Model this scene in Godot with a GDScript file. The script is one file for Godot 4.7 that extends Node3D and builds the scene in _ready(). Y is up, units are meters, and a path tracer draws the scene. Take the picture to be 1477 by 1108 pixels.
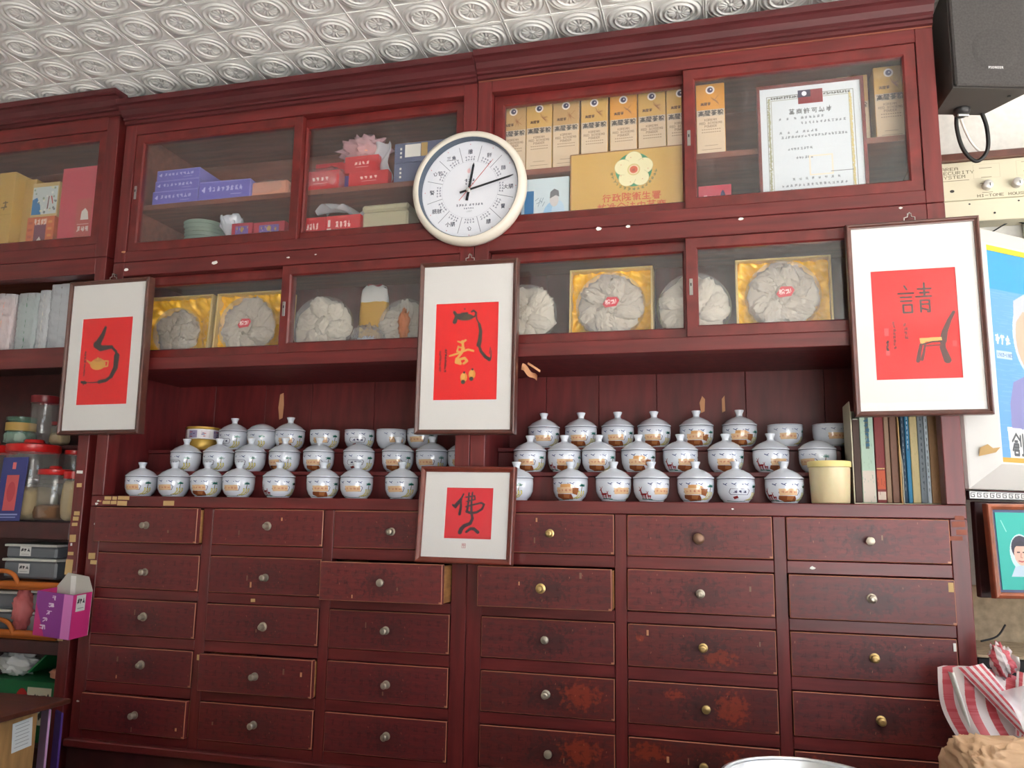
extends Node3D
# A herbal medicine shop: wall of mahogany display cases and drawer chests.

var used := {}
var M := {}
var cache := {}
var rng := RandomNumberGenerator.new()
var noise := FastNoiseLite.new()

func _ready() -> void:
	rng.seed = 11
	noise.seed = 5
	noise.frequency = 1.0
	setup_view()
	make_materials()
	build_room()
	build_cases()
	build_chests()
	build_side_cabinet()
	build_case_contents()
	build_jars()
	build_books()
	build_pictures()
	build_clock()
	build_right_corner()
	build_side_cabinet_contents()
	build_foreground()

# ---------------------------------------------------------------- camera, sky, light
func setup_view() -> void:
	var cam := Camera3D.new()
	cam.name = "camera"
	cam.fov = 2.0 * rad_to_deg(atan(554.0 / 1178.5))
	cam.near = 0.05
	cam.far = 200.0
	cam.transform = Transform3D(Basis(Vector3.UP, deg_to_rad(14.743)) * Basis(Vector3.RIGHT, deg_to_rad(8.987)) * Basis(Vector3.BACK, deg_to_rad(0.86)), Vector3(0.668, 1.3, 2.1))
	cam.current = true
	add_child(cam)
	var env := Environment.new()
	var sky := Sky.new()
	var sm := ProceduralSkyMaterial.new()
	sm.sky_top_color = Color(0.72, 0.80, 0.92)
	sm.sky_horizon_color = Color(0.95, 0.96, 0.98)
	sm.ground_horizon_color = Color(0.72, 0.71, 0.69)
	sm.ground_bottom_color = Color(0.45, 0.44, 0.42)
	sm.energy_multiplier = 5.0
	sky.sky_material = sm
	var sun := DirectionalLight3D.new()
	sun.name = "sun"
	sun.light_color = Color(1.0, 0.99, 0.98)
	sun.light_energy = 15.0
	sun.light_angular_distance = 0.5
	sun.shadow_enabled = true
	sun.transform = Transform3D(Basis.looking_at(Vector3(-0.42, -0.8, -0.3)), Vector3(0, 6, 0))
	add_child(sun)
	env.background_mode = Environment.BG_SKY
	env.sky = sky
	env.tonemap_mode = Environment.TONE_MAPPER_LINEAR
	env.tonemap_exposure = 1.15
	env.sdfgi_enabled = true
	env.ssao_enabled = true
	env.ssil_enabled = true
	var we := WorldEnvironment.new()
	we.name = "environment"
	we.environment = env
	add_child(we)

# ---------------------------------------------------------------- naming and nodes
func num(n: String) -> String:
	if not used.has(n):
		used[n] = 0
		return n
	used[n] += 1
	return "%s_%03d" % [n, used[n]]

func tag(o: Node3D, label: String, cat: String, group := "") -> Node3D:
	o.set_meta("label", label)
	o.set_meta("category", cat)
	if group != "":
		o.set_meta("group", group)
	return o

func thing(n: String, label: String, cat: String, at := Vector3.ZERO, group := "", rot := Vector3.ZERO) -> Node3D:
	var o := Node3D.new()
	o.name = num(n)
	add_child(o)
	o.position = at
	o.rotation_degrees = rot
	return tag(o, label, cat, group)

func part(n: String, mesh: Mesh, mat: Material, parent: Node3D, at := Vector3.ZERO, rot := Vector3.ZERO) -> MeshInstance3D:
	var o := MeshInstance3D.new()
	o.name = n
	o.mesh = mesh
	o.material_override = mat
	parent.add_child(o, true)
	o.position = at
	o.rotation_degrees = rot
	return o

func solo(n: String, label: String, cat: String, mesh: Mesh, mat: Material, at: Vector3, group := "", rot := Vector3.ZERO) -> MeshInstance3D:
	var o := part(num(n), mesh, mat, self, at, rot)
	tag(o, label, cat, group)
	return o

func struct(n: String, mesh: Mesh, mat: Material, at := Vector3.ZERO, rot := Vector3.ZERO) -> MeshInstance3D:
	var o := part(n, mesh, mat, self, at, rot)
	o.set_meta("kind", "structure")
	return o

# a board given by its two corners
func board(n: String, mat: Material, parent: Node3D, x0: float, x1: float, y0: float, y1: float, z0: float, z1: float, bev := 0.0015) -> MeshInstance3D:
	return part(n, cbox(Vector3(x1 - x0, y1 - y0, z1 - z0), bev), mat, parent, Vector3((x0 + x1) / 2, (y0 + y1) / 2, (z0 + z1) / 2))

# ---------------------------------------------------------------- meshes
func tri(st: SurfaceTool, a: Vector3, b: Vector3, c: Vector3, n: Vector3, ua := Vector2(.02, .02), ub := Vector2(.02, .02), uc := Vector2(.02, .02)) -> void:
	if (b - a).cross(c - a).dot(n) > 0.0:
		var t := b
		b = c
		c = t
		var u := ub
		ub = uc
		uc = u
	st.set_normal(n); st.set_uv(ua); st.add_vertex(a)
	st.set_normal(n); st.set_uv(ub); st.add_vertex(b)
	st.set_normal(n); st.set_uv(uc); st.add_vertex(c)

func quad(st: SurfaceTool, p: Array, n: Vector3, uv := []) -> void:
	var u := uv if uv.size() == 4 else [Vector2(.02, .02), Vector2(.02, .02), Vector2(.02, .02), Vector2(.02, .02)]
	tri(st, p[0], p[1], p[2], n, u[0], u[1], u[2])
	tri(st, p[0], p[2], p[3], n, u[0], u[2], u[3])

const FULL := [Vector2(0, 1), Vector2(1, 1), Vector2(1, 0), Vector2(0, 0)]

# chamfered box, centred; the +z face carries the whole texture, the chamfers take the texel at edge_uv
func add_cbox(st: SurfaceTool, s: Vector3, b: float, edge_uv := Vector2(.02, .02), at := Vector3.ZERO) -> void:
	var h := s / 2
	b = minf(b, minf(h.x, minf(h.y, h.z)) * 0.9)
	var eu := [edge_uv, edge_uv, edge_uv, edge_uv]
	for ax in 3:
		for sg in [-1.0, 1.0]:
			var u := (ax + 1) % 3
			var v := (ax + 2) % 3
			var n := Vector3.ZERO
			n[ax] = sg
			var ps := []
			for c in [[-1, -1], [1, -1], [1, 1], [-1, 1]]:
				var p := Vector3.ZERO
				p[ax] = sg * h[ax]
				p[u] = c[0] * (h[u] - b)
				p[v] = c[1] * (h[v] - b)
				ps.append(p + at)
			var uvs := []
			if ax == 2 and sg > 0:
				uvs = FULL
			quad(st, ps, n, uvs)
	if b <= 0.0:
		return
	for ax in 3:
		var u := (ax + 1) % 3
		var v := (ax + 2) % 3
		for su in [-1.0, 1.0]:
			for sv in [-1.0, 1.0]:
				var p := []
				for c in [[-1, 0], [1, 0], [1, 1], [-1, 1]]:
					var q := Vector3.ZERO
					q[ax] = c[0] * (h[ax] - b)
					q[u] = su * (h[u] - (b if c[1] else 0.0))
					q[v] = sv * (h[v] - (0.0 if c[1] else b))
					p.append(q + at)
				var n := Vector3.ZERO
				n[u] = su
				n[v] = sv
				quad(st, p, n.normalized(), eu)
	for sx in [-1.0, 1.0]:
		for sy in [-1.0, 1.0]:
			for sz in [-1.0, 1.0]:
				var a := Vector3(sx * h.x, sy * (h.y - b), sz * (h.z - b)) + at
				var c := Vector3(sx * (h.x - b), sy * h.y, sz * (h.z - b)) + at
				var d := Vector3(sx * (h.x - b), sy * (h.y - b), sz * h.z) + at
				tri(st, a, c, d, Vector3(sx, sy, sz).normalized(), edge_uv, edge_uv, edge_uv)

func cbox(s: Vector3, b := 0.0015, edge_uv := Vector2(.02, .02)) -> Mesh:
	var key := "b%.4f,%.4f,%.4f,%.4f,%s" % [s.x, s.y, s.z, b, edge_uv]
	if not cache.has(key):
		var st := SurfaceTool.new()
		st.begin(Mesh.PRIMITIVE_TRIANGLES)
		add_cbox(st, s, b, edge_uv)
		cache[key] = st.commit()
	return cache[key]

# surface of revolution about y; profile of (radius, height); sharp corners keep their edge
func add_lathe(st: SurfaceTool, prof: Array, seg := 32, at := Vector3.ZERO, xf := Basis.IDENTITY) -> void:
	var n := prof.size()
	var sn := []
	var ylo := 1e9
	var yhi := -1e9
	for p in prof:
		ylo = minf(ylo, p.y)
		yhi = maxf(yhi, p.y)
	for i in n - 1:
		var d: Vector2 = prof[i + 1] - prof[i]
		sn.append(Vector2(d.y, -d.x).normalized())
	for i in n - 1:
		var n0: Vector2 = sn[i]
		var n1: Vector2 = sn[i]
		if i > 0 and sn[i - 1].dot(sn[i]) > 0.6:
			n0 = (sn[i - 1] + sn[i]).normalized()
		if i < n - 2 and sn[i + 1].dot(sn[i]) > 0.6:
			n1 = (sn[i + 1] + sn[i]).normalized()
		var p0: Vector2 = prof[i]
		var p1: Vector2 = prof[i + 1]
		var v0 := 1.0 - (p0.y - ylo) / maxf(yhi - ylo, 1e-6)
		var v1 := 1.0 - (p1.y - ylo) / maxf(yhi - ylo, 1e-6)
		for k in seg:
			var a0 := TAU * k / seg - PI
			var a1 := TAU * (k + 1) / seg - PI
			var c := [Vector3(sin(a0), 0, cos(a0)), Vector3(sin(a1), 0, cos(a1))]
			var q := [c[0] * p0.x + Vector3.UP * p0.y, c[1] * p0.x + Vector3.UP * p0.y, c[1] * p1.x + Vector3.UP * p1.y, c[0] * p1.x + Vector3.UP * p1.y]
			var m := [c[0] * n0.x + Vector3.UP * n0.y, c[1] * n0.x + Vector3.UP * n0.y, c[1] * n1.x + Vector3.UP * n1.y, c[0] * n1.x + Vector3.UP * n1.y]
			var w := [Vector2(float(k) / seg, v0), Vector2(float(k + 1) / seg, v0), Vector2(float(k + 1) / seg, v1), Vector2(float(k) / seg, v1)]
			var fn: Vector3 = c[0] * sn[i].x + Vector3.UP * sn[i].y
			for t in [[0, 1, 2], [0, 2, 3]]:
				var a: Vector3 = q[t[0]]
				var b: Vector3 = q[t[1]]
				var d: Vector3 = q[t[2]]
				var cr := (b - a).cross(d - a)
				if cr.length_squared() < 1e-18:
					continue
				var o: Array = [t[0], t[2], t[1]] if cr.dot(fn) > 0 else t
				for j in o:
					st.set_normal((xf * m[j]).normalized())
					st.set_uv(w[j])
					st.add_vertex(xf * q[j] + at)

func lathe(prof: Array, seg := 32, key := "") -> Mesh:
	if key != "" and cache.has(key):
		return cache[key]
	var st := SurfaceTool.new()
	st.begin(Mesh.PRIMITIVE_TRIANGLES)
	add_lathe(st, prof, seg)
	var m := st.commit()
	if key != "":
		cache[key] = m
	return m

func V2(a: Array) -> Array:
	var o := []
	for i in range(0, a.size(), 2):
		o.append(Vector2(a[i], a[i + 1]))
	return o

# round bar along a path, closed at the ends
func add_tube(st: SurfaceTool, path: Array, r: float, seg := 10, r1 := -1.0) -> void:
	var n := path.size()
	if r1 < 0:
		r1 = r
	var rings := []
	var prev := Vector3.ZERO
	for i in n:
		var t: Vector3 = (path[mini(i + 1, n - 1)] - path[maxi(i - 1, 0)]).normalized()
		var s := prev - t * prev.dot(t)
		if s.length() < 0.01:
			s = t.cross(Vector3.UP if absf(t.y) < 0.9 else Vector3.RIGHT)
		s = s.normalized()
		prev = s
		var b := t.cross(s)
		var rr := lerpf(r, r1, float(i) / maxf(1, n - 1))
		var ring := []
		for k in seg:
			var a := TAU * k / seg
			ring.append([path[i] + (s * cos(a) + b * sin(a)) * rr, s * cos(a) + b * sin(a)])
		rings.append(ring)
	for i in n - 1:
		for k in seg:
			var k2 := (k + 1) % seg
			var q := [rings[i][k], rings[i][k2], rings[i + 1][k2], rings[i + 1][k]]
			for t in [[0, 1, 2], [0, 2, 3]]:
				var a: Vector3 = q[t[0]][0]
				var cr: Vector3 = (q[t[1]][0] - a).cross(q[t[2]][0] - a)
				var o: Array = [t[0], t[2], t[1]] if cr.dot(q[t[0]][1]) > 0 else t
				for j in o:
					st.set_normal(q[j][1])
					st.set_uv(Vector2(.5, .5))
					st.add_vertex(q[j][0])
	for e in [0, n - 1]:
		var dir: Vector3 = (path[0] - path[1]).normalized() if e == 0 else (path[n - 1] - path[n - 2]).normalized()
		for k in seg:
			tri(st, path[e], rings[e][k][0], rings[e][(k + 1) % seg][0], dir)

func tube(path: Array, r: float, seg := 10, r1 := -1.0) -> Mesh:
	var st := SurfaceTool.new()
	st.begin(Mesh.PRIMITIVE_TRIANGLES)
	add_tube(st, path, r, seg, r1)
	return st.commit()

func smooth_path(pts: Array, step := 6) -> Array:
	var c := Curve3D.new()
	for i in pts.size():
		var t: Vector3 = (pts[mini(i + 1, pts.size() - 1)] - pts[maxi(i - 1, 0)]) / 6.0
		c.add_point(pts[i], -t, t)
	var out := []
	for i in (pts.size() - 1) * step + 1:
		out.append(c.sample(mini(i / step, pts.size() - 2), 1.0 if i == (pts.size() - 1) * step else float(i % step) / step))
	return out

# polygon in x/y pushed out along z
func prism(poly: Array, d: float) -> Mesh:
	var st := SurfaceTool.new()
	st.begin(Mesh.PRIMITIVE_TRIANGLES)
	var pv := PackedVector2Array(poly)
	var lo := pv[0]
	var hi := pv[0]
	for p in pv:
		lo = lo.min(p)
		hi = hi.max(p)
	var idx := Geometry2D.triangulate_polygon(pv)
	for i in range(0, idx.size(), 3):
		for sg in [-1.0, 1.0]:
			var w := []
			var u := []
			for j in 3:
				var p := pv[idx[i + j]]
				w.append(Vector3(p.x, p.y, sg * d / 2))
				u.append(Vector2((p.x - lo.x) / (hi.x - lo.x), 1.0 - (p.y - lo.y) / (hi.y - lo.y)) if sg > 0 else Vector2(.02, .02))
			tri(st, w[0], w[1], w[2], Vector3(0, 0, sg), u[0], u[1], u[2])
	var cw := Geometry2D.is_polygon_clockwise(pv)
	for i in pv.size():
		var a := pv[i]
		var b := pv[(i + 1) % pv.size()]
		var t := (b - a).normalized()
		var n := Vector3(t.y, -t.x, 0) * (-1.0 if cw else 1.0)
		quad(st, [Vector3(a.x, a.y, -d / 2), Vector3(b.x, b.y, -d / 2), Vector3(b.x, b.y, d / 2), Vector3(a.x, a.y, d / 2)], n)
	return st.commit()

# nested rectangles: prof of (inset, z); makes picture mouldings and door frames
func rect_loft(w: float, h: float, prof: Array) -> Mesh:
	var st := SurfaceTool.new()
	st.begin(Mesh.PRIMITIVE_TRIANGLES)
	for i in prof.size() - 1:
		var a: Vector2 = prof[i]
		var b: Vector2 = prof[i + 1]
		for s in 4:
			var ca := rect_corner(w, h, a, s)
			var cb := rect_corner(w, h, a, (s + 1) % 4)
			var cc := rect_corner(w, h, b, (s + 1) % 4)
			var cd := rect_corner(w, h, b, s)
			var out := [Vector3(0, -1, 0), Vector3(1, 0, 0), Vector3(0, 1, 0), Vector3(-1, 0, 0)][s] as Vector3
			var d := b - a
			var n := (out * d.y + Vector3(0, 0, 1) * d.x).normalized()
			quad(st, [ca, cb, cc, cd], n)
	return st.commit()

func rect_corner(w: float, h: float, p: Vector2, k: int) -> Vector3:
	var x := w / 2 - p.x
	var y := h / 2 - p.x
	return [Vector3(-x, -y, p.y), Vector3(x, -y, p.y), Vector3(x, y, p.y), Vector3(-x, y, p.y)][k]

# smooth sheet from a function of (u, v)
func surf(fn: Callable, nu: int, nv: int) -> Mesh:
	var st := SurfaceTool.new()
	st.begin(Mesh.PRIMITIVE_TRIANGLES)
	st.set_smooth_group(0)
	for j in nv + 1:
		for i in nu + 1:
			var u := float(i) / nu
			var v := float(j) / nv
			st.set_uv(Vector2(u, v))
			st.add_vertex(fn.call(u, v))
	for j in nv:
		for i in nu:
			var a := j * (nu + 1) + i
			for k in [a, a + 1, a + nu + 2, a, a + nu + 2, a + nu + 1]:
				st.add_index(k)
	st.generate_normals()
	return st.commit()

# lumpy rounded body
func blob(r: Vector3, seed_: float, amp: float, freq: float, nu := 20, nv := 12, power := 1.0) -> Mesh:
	return surf(func(u: float, v: float) -> Vector3:
		var th := TAU * u
		var ph := PI * v
		var d := Vector3(spow(sin(ph), power) * spow(sin(th), power), spow(cos(ph), power), spow(sin(ph), power) * spow(cos(th), power))
		var k := 1.0 + amp * noise.get_noise_3d(d.x * freq + seed_, d.y * freq + seed_ * 2.0, d.z * freq)
		return Vector3(d.x * r.x, d.y * r.y, d.z * r.z) * k, nu, nv)

func spow(x: float, p: float) -> float:
	return signf(x) * pow(absf(x), p)

# text in raised letters
func lettering(t: String, height: float, depth := 0.0006) -> Mesh:
	var key := "t%s%.4f" % [t, height]
	if not cache.has(key):
		var f := SystemFont.new()
		f.font_names = PackedStringArray(["Droid Sans"])
		f.font_weight = 700
		var m := TextMesh.new()
		m.font = f
		m.text = t
		m.font_size = 32
		m.pixel_size = height / 23.0
		m.depth = depth
		m.curve_step = 2.0
		cache[key] = m
	return cache[key]

# ---------------------------------------------------------------- drawing on images
func img(w: int, h: int, c: Color) -> Image:
	var i := Image.create_empty(w, h, false, Image.FORMAT_RGBA8)
	i.fill(c)
	return i

func rc(i: Image, x: float, y: float, w: float, h: float, c: Color) -> void:
	i.fill_rect(Rect2i(roundi(x), roundi(y), maxi(1, roundi(w)), maxi(1, roundi(h))), c)

func dot(i: Image, x: float, y: float, r: float, c: Color) -> void:
	var x0 := maxi(0, floori(x - r - 1))
	var x1 := mini(i.get_width() - 1, ceili(x + r + 1))
	var y0 := maxi(0, floori(y - r - 1))
	var y1 := mini(i.get_height() - 1, ceili(y + r + 1))
	for py in range(y0, y1 + 1):
		for px in range(x0, x1 + 1):
			var a := clampf(r + 0.5 - Vector2(px + 0.5 - x, py + 0.5 - y).length(), 0, 1) * c.a
			if a > 0.01:
				var o := i.get_pixel(px, py)
				i.set_pixel(px, py, Color(lerpf(o.r, c.r, a), lerpf(o.g, c.g, a), lerpf(o.b, c.b, a), 1))

# brush line through points, width tapering from w0 to w1
func brush(i: Image, pts: Array, w0: float, w1: float, c: Color) -> void:
	var total := 0.0
	for k in pts.size() - 1:
		total += pts[k].distance_to(pts[k + 1])
	var done := 0.0
	for k in pts.size() - 1:
		var a: Vector2 = pts[k]
		var b: Vector2 = pts[k + 1]
		var len := a.distance_to(b)
		var n := maxi(1, ceili(len / maxf(0.6, minf(w0, w1) * 0.35)))
		for j in n + 1:
			var p := a.lerp(b, float(j) / n)
			var w := lerpf(w0, w1, (done + len * j / n) / maxf(total, 0.001))
			dot(i, p.x, p.y, w / 2, c)
		done += len

func poly(i: Image, pts: Array, c: Color) -> void:
	var y0 := 1e9
	var y1 := -1e9
	for p in pts:
		y0 = minf(y0, p.y)
		y1 = maxf(y1, p.y)
	for y in range(maxi(0, floori(y0)), mini(i.get_height(), ceili(y1))):
		var xs := []
		for k in pts.size():
			var a: Vector2 = pts[k]
			var b: Vector2 = pts[(k + 1) % pts.size()]
			if (a.y <= y + .5) != (b.y <= y + .5):
				xs.append(a.x + (y + .5 - a.y) / (b.y - a.y) * (b.x - a.x))
		xs.sort()
		for k in range(0, xs.size() - 1, 2):
			var x0 := maxi(0, roundi(xs[k]))
			var x1 := mini(i.get_width(), roundi(xs[k + 1]))
			if x1 > x0:
				i.fill_rect(Rect2i(x0, y, x1 - x0, 1), c)

func ell(i: Image, x: float, y: float, rx: float, ry: float, c: Color) -> void:
	var p := []
	for k in 28:
		p.append(Vector2(x + rx * cos(TAU * k / 28), y + ry * sin(TAU * k / 28)))
	poly(i, p, c)

# stroke glyphs on a 16 x 16 grid, each stroke a run of x y hex digits
const GLYPH := {
	"行": "5124 6519 484f 83e3 77f7 b7be9e", "政": "1272 424d 4777 262d 1d8d a186 95f5 d59f a7ff",
	"院": "111f 1161614647695b3b b1b3 7375 73f3 f3f5 96d6 79f9 a9ad7f c9cefefd", "衛": "4114 5518 474f 63a3 8185 65a5 6aa7 6767a7aa 6aaa 8a8f 6dad c2f2 b6f6 d6defe",
	"生": "4127 35e5 818e 4ada 1efe", "署": "22e2 e2e5 2225 25e5 6265 a2a5 47c7 8589 19f9 d62c 5bcb cbcf 5b5f 5dcd 5fcf",
	"核": "1474 414f 4518 4577 b1b3 84f4 b489 89c9 c97f c9ef", "准": "1234 1c47 9155 656f 55f5 b1af 68e8 6beb 6efe",
	"合": "8117 81f7 58b8 4bcb cbcf 4b4f 4fcf", "法": "1132 0726 1e4a 74e4 a1a8 68f8 a87e 7eee cbef",
	"中": "24e4 e4eb 242b 2beb 818f", "藥": "12f2 5054 b0b4 66a6 666a a6aa 6aaa 68a8 3657 3b59 c6a7 dbb9 1cfc 8b8f 8c3f 8cdf",
	"商": "8183 13f3 5365 b3a5 262f 26e6 e6ef 6748 a7c8 5aba babd 5a5d 5dbd", "高": "8183 13f3 55b5 b5b7 5557 57b7 292f 29e9 e9ef 5bbb bbbd 5b5d 5dbd",
	"麗": "11e1 2363 2326 6366 a3e3 a3a6 e3e6 17f7 170f 4aca cacd 4dcd 8a8f 4a4f 8fef", "蔘": "12f2 5054 b0b4 8547 85b7 3829 c8d9 8819 88f9 a94c bb5e cd4f",
	"粉": "1234 7345 1676 414f 461c 468c a177 c1f6 99d9 d9dece b97f", "請": "3143 0575 1767 1969 2b6b 2b2f 6b6f 2f6f 93f3 c0c7 a5e5 87f7 a9af a9e9 e9efdf abeb added",
	"創": "6116 61a5 4676 3888 888a 3a8a 381c 3c3f 3c8c 8c8f 3f8f b2b9 e1efcf", "業": "6064 a0a4 2345 e3b5 15f5 4668 c6a8 28e8 4aca 1cfc 858f 8c2f 8cef",
	"心": "3728 575d6fcfdc 8395 c6ea", "小": "818f6e 5519 b5fa", "大": "16f6 818a1f 8aef", "三": "23d3 38c8 1efe", "包": "4116 53e3 e3ebcb 5696 969a 5a9a 565e6fefed",
	"肝": "222c1f 2262 626f5f 2666 2a6a 93f3 88f8 c3cf", "肺": "222c1f 2262 626f5f 2666 2a6a b1b3 83f3 969d 96e6 e6ed c3cf", "腸": "222c1f 2262 626f5f 2666 2a6a 92e2 e2e6 9296 94e4 96e6 89f9 998d b98f e9efdf",
	"胃": "31d1 d1d7 3137 37d7 34d4 8187 494f 49c9 c9cf 4bcb 4dcd", "脾": "222c1f 2262 626f5f 2666 2a6a b0a2 92e2 e2e8 9298 95e5 98e8 c28f 8bfb cbcf", "胱": "222c1f 2262 626f5f 2666 2a6a c0c6 93a5 f3d5 87f7 a7ac8f d7defe",
	"膀": "222c1f 2262 626f5f 2666 2a6a b0b2 82f2 a4a5 d4d5 86f6 b8b9 89f9 ac7f acec ecefdf", "膽": "222c1f 2262 626f5f 2666 2a6a a082 a1d1 84f4 848f 95e5 97e7 99e9 acec aceb aeee", "腎": "1171 1117 1777 1474 4147 92e2 e294 a3f8 494f 49c9 c9cf 4bcb 4dcd",
	"焦": "6026 454a 44d4 9094 46c6 48d8 4ada 8485 2c1f 5c5f 9caf dcff", "月": "222c1f 22d2 d2dfcf 26d6 2ada", "正": "22e2 828e 88d8 484e 1efe", "王": "22e2 28d8 1efe 828e", "許": "3143 0575 1767 1969 2b6b 2b2f 6b6f 2f6f a185 94f4 79f9 c4cf", "可": "13f3 4696 969b 464b 4b9b d3dfbf",
}

func glyph(i: Image, ch: String, x: float, y: float, s: float, w: float, c: Color) -> void:
	var d: String = GLYPH.get(ch, "")
	if d == "":
		if ch != " ":
			scribble(i, ch.unicode_at(0), x, y, s, w, c)
		return
	for k in d.split(" "):
		var p := []
		for j in range(0, k.length() - 1, 2):
			p.append(Vector2(x + (("0x" + k[j]).hex_to_int() + .5) / 16.0 * s, y + (("0x" + k[j + 1]).hex_to_int() + .5) / 16.0 * s))
		brush(i, p, w, w, c)

# a written character too small to be read
func scribble(i: Image, sd: int, x: float, y: float, s: float, w: float, c: Color) -> void:
	var r := RandomNumberGenerator.new()
	r.seed = sd
	for k in r.randi_range(2, 4):
		var yy := y + s * r.randf_range(.08, .95)
		var xx := x + s * r.randf_range(0, .3)
		brush(i, [Vector2(xx, yy), Vector2(xx + s * r.randf_range(.4, .7), yy - s * .03)], w, w, c)
	for k in r.randi_range(1, 3):
		var xx := x + s * r.randf_range(.15, .85)
		brush(i, [Vector2(xx, y + s * r.randf_range(0, .3)), Vector2(xx + s * r.randf_range(-.1, .1), y + s * r.randf_range(.7, 1))], w, w, c)
	brush(i, [Vector2(x + s * .5, y + s * .5), Vector2(x + s * r.randf_range(0, 1), y + s)], w, w, c)

func line_of(i: Image, t: String, x: float, y: float, s: float, w: float, c: Color, step := 1.08) -> void:
	for k in t.length():
		glyph(i, t[k], x + k * s * step, y, s, w, c)

func column_of(i: Image, n: int, x: float, y: float, s: float, w: float, c: Color, sd := 1) -> void:
	for k in n:
		scribble(i, sd * 97 + k, x + rng.randf_range(-.1, .1) * s, y + k * s * 1.15, s, w, c)

# 5 x 7 block letters
const LATIN := {
	"A": "0E11111F111111", "C": "0E11101010110E", "D": "1E11111111111E", "E": "1F10101E10101F", "G": "0E11101711110F", "H": "1111111F111111", "I": "0E04040404040E", "K": "11121418141211",
	"L": "1010101010101F", "M": "111B1515111111", "N": "11191513111111", "O": "0E11111111110E", "P": "1E11111E101010", "R": "1E11111E141211", "S": "0F10100E01011E", "T": "1F040404040404", "U": "1111111111110E",
	"W": "1111111515150A", "Y": "11110A04040404", "B": "1E11111E11111E", "F": "1F10101E101010", "V": "11111111110A04", "1": "040C040404040E", "0": "0E11131519110E", "2": "0E11010204081F", "3": "1F02040201110E", "8": "0E11110E11110E", "5": "1F101E0101110E", "9": "0E11110F01020C", "-": "0000001F000000", ".": "00000000000C0C",
}
func latin(i: Image, t: String, x: float, y: float, px: float, c: Color, centred := false) -> void:
	if centred:
		x -= t.length() * 6.0 * px / 2
	for k in t.length():
		var d: String = LATIN.get(t[k], "")
		for r in range(0, d.length(), 2):
			var bits := ("0x" + d.substr(r, 2)).hex_to_int()
			for b in 5:
				if bits & (16 >> b):
					rc(i, x + (k * 6 + b) * px, y + r / 2 * px, px, px, c)

func c8(r: int, g: int, b: int) -> Color:
	return Color8(r, g, b)

# ---------------------------------------------------------------- materials
func std(n: String, c: Color, rough := 0.6, metal := 0.0) -> StandardMaterial3D:
	var m := StandardMaterial3D.new()
	m.resource_name = n
	m.albedo_color = c
	m.roughness = rough
	m.metallic = metal
	M[n] = m
	return m

func printed(n: String, im: Image, rough := 0.6, coat := 0.0) -> StandardMaterial3D:
	var m := std(n, Color.WHITE, rough)
	m.albedo_texture = ImageTexture.create_from_image(im)
	m.texture_repeat = false
	if coat > 0:
		m.clearcoat_enabled = true
		m.clearcoat = coat
		m.clearcoat_roughness = 0.08
	return m

func pane(n: String, c: Color, a: float, rough := 0.02) -> StandardMaterial3D:
	var m := std(n, Color(c.r, c.g, c.b, a), rough)
	m.transparency = BaseMaterial3D.TRANSPARENCY_ALPHA
	return m

func grain_texture(freq: float, lo: float, hi: float, sd: int, oct := 4) -> NoiseTexture2D:
	var n := FastNoiseLite.new()
	n.seed = sd
	n.frequency = freq
	n.fractal_octaves = oct
	var g := Gradient.new()
	g.set_color(0, Color(lo, lo, lo))
	g.set_color(1, Color(hi, hi, hi))
	var t := NoiseTexture2D.new()
	t.width = 512
	t.height = 512
	t.seamless = true
	t.noise = n
	t.color_ramp = g
	return t

func wood(n: String, c: Color, tex: Texture2D, sc: Vector3, rough: float, coat: float) -> StandardMaterial3D:
	var m := std(n, c, rough)
	m.albedo_texture = tex
	m.uv1_triplanar = true
	m.uv1_world_triplanar = true
	m.uv1_scale = sc
	if coat > 0:
		m.clearcoat_enabled = true
		m.clearcoat = coat
		m.clearcoat_roughness = 0.22
	return m

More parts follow.
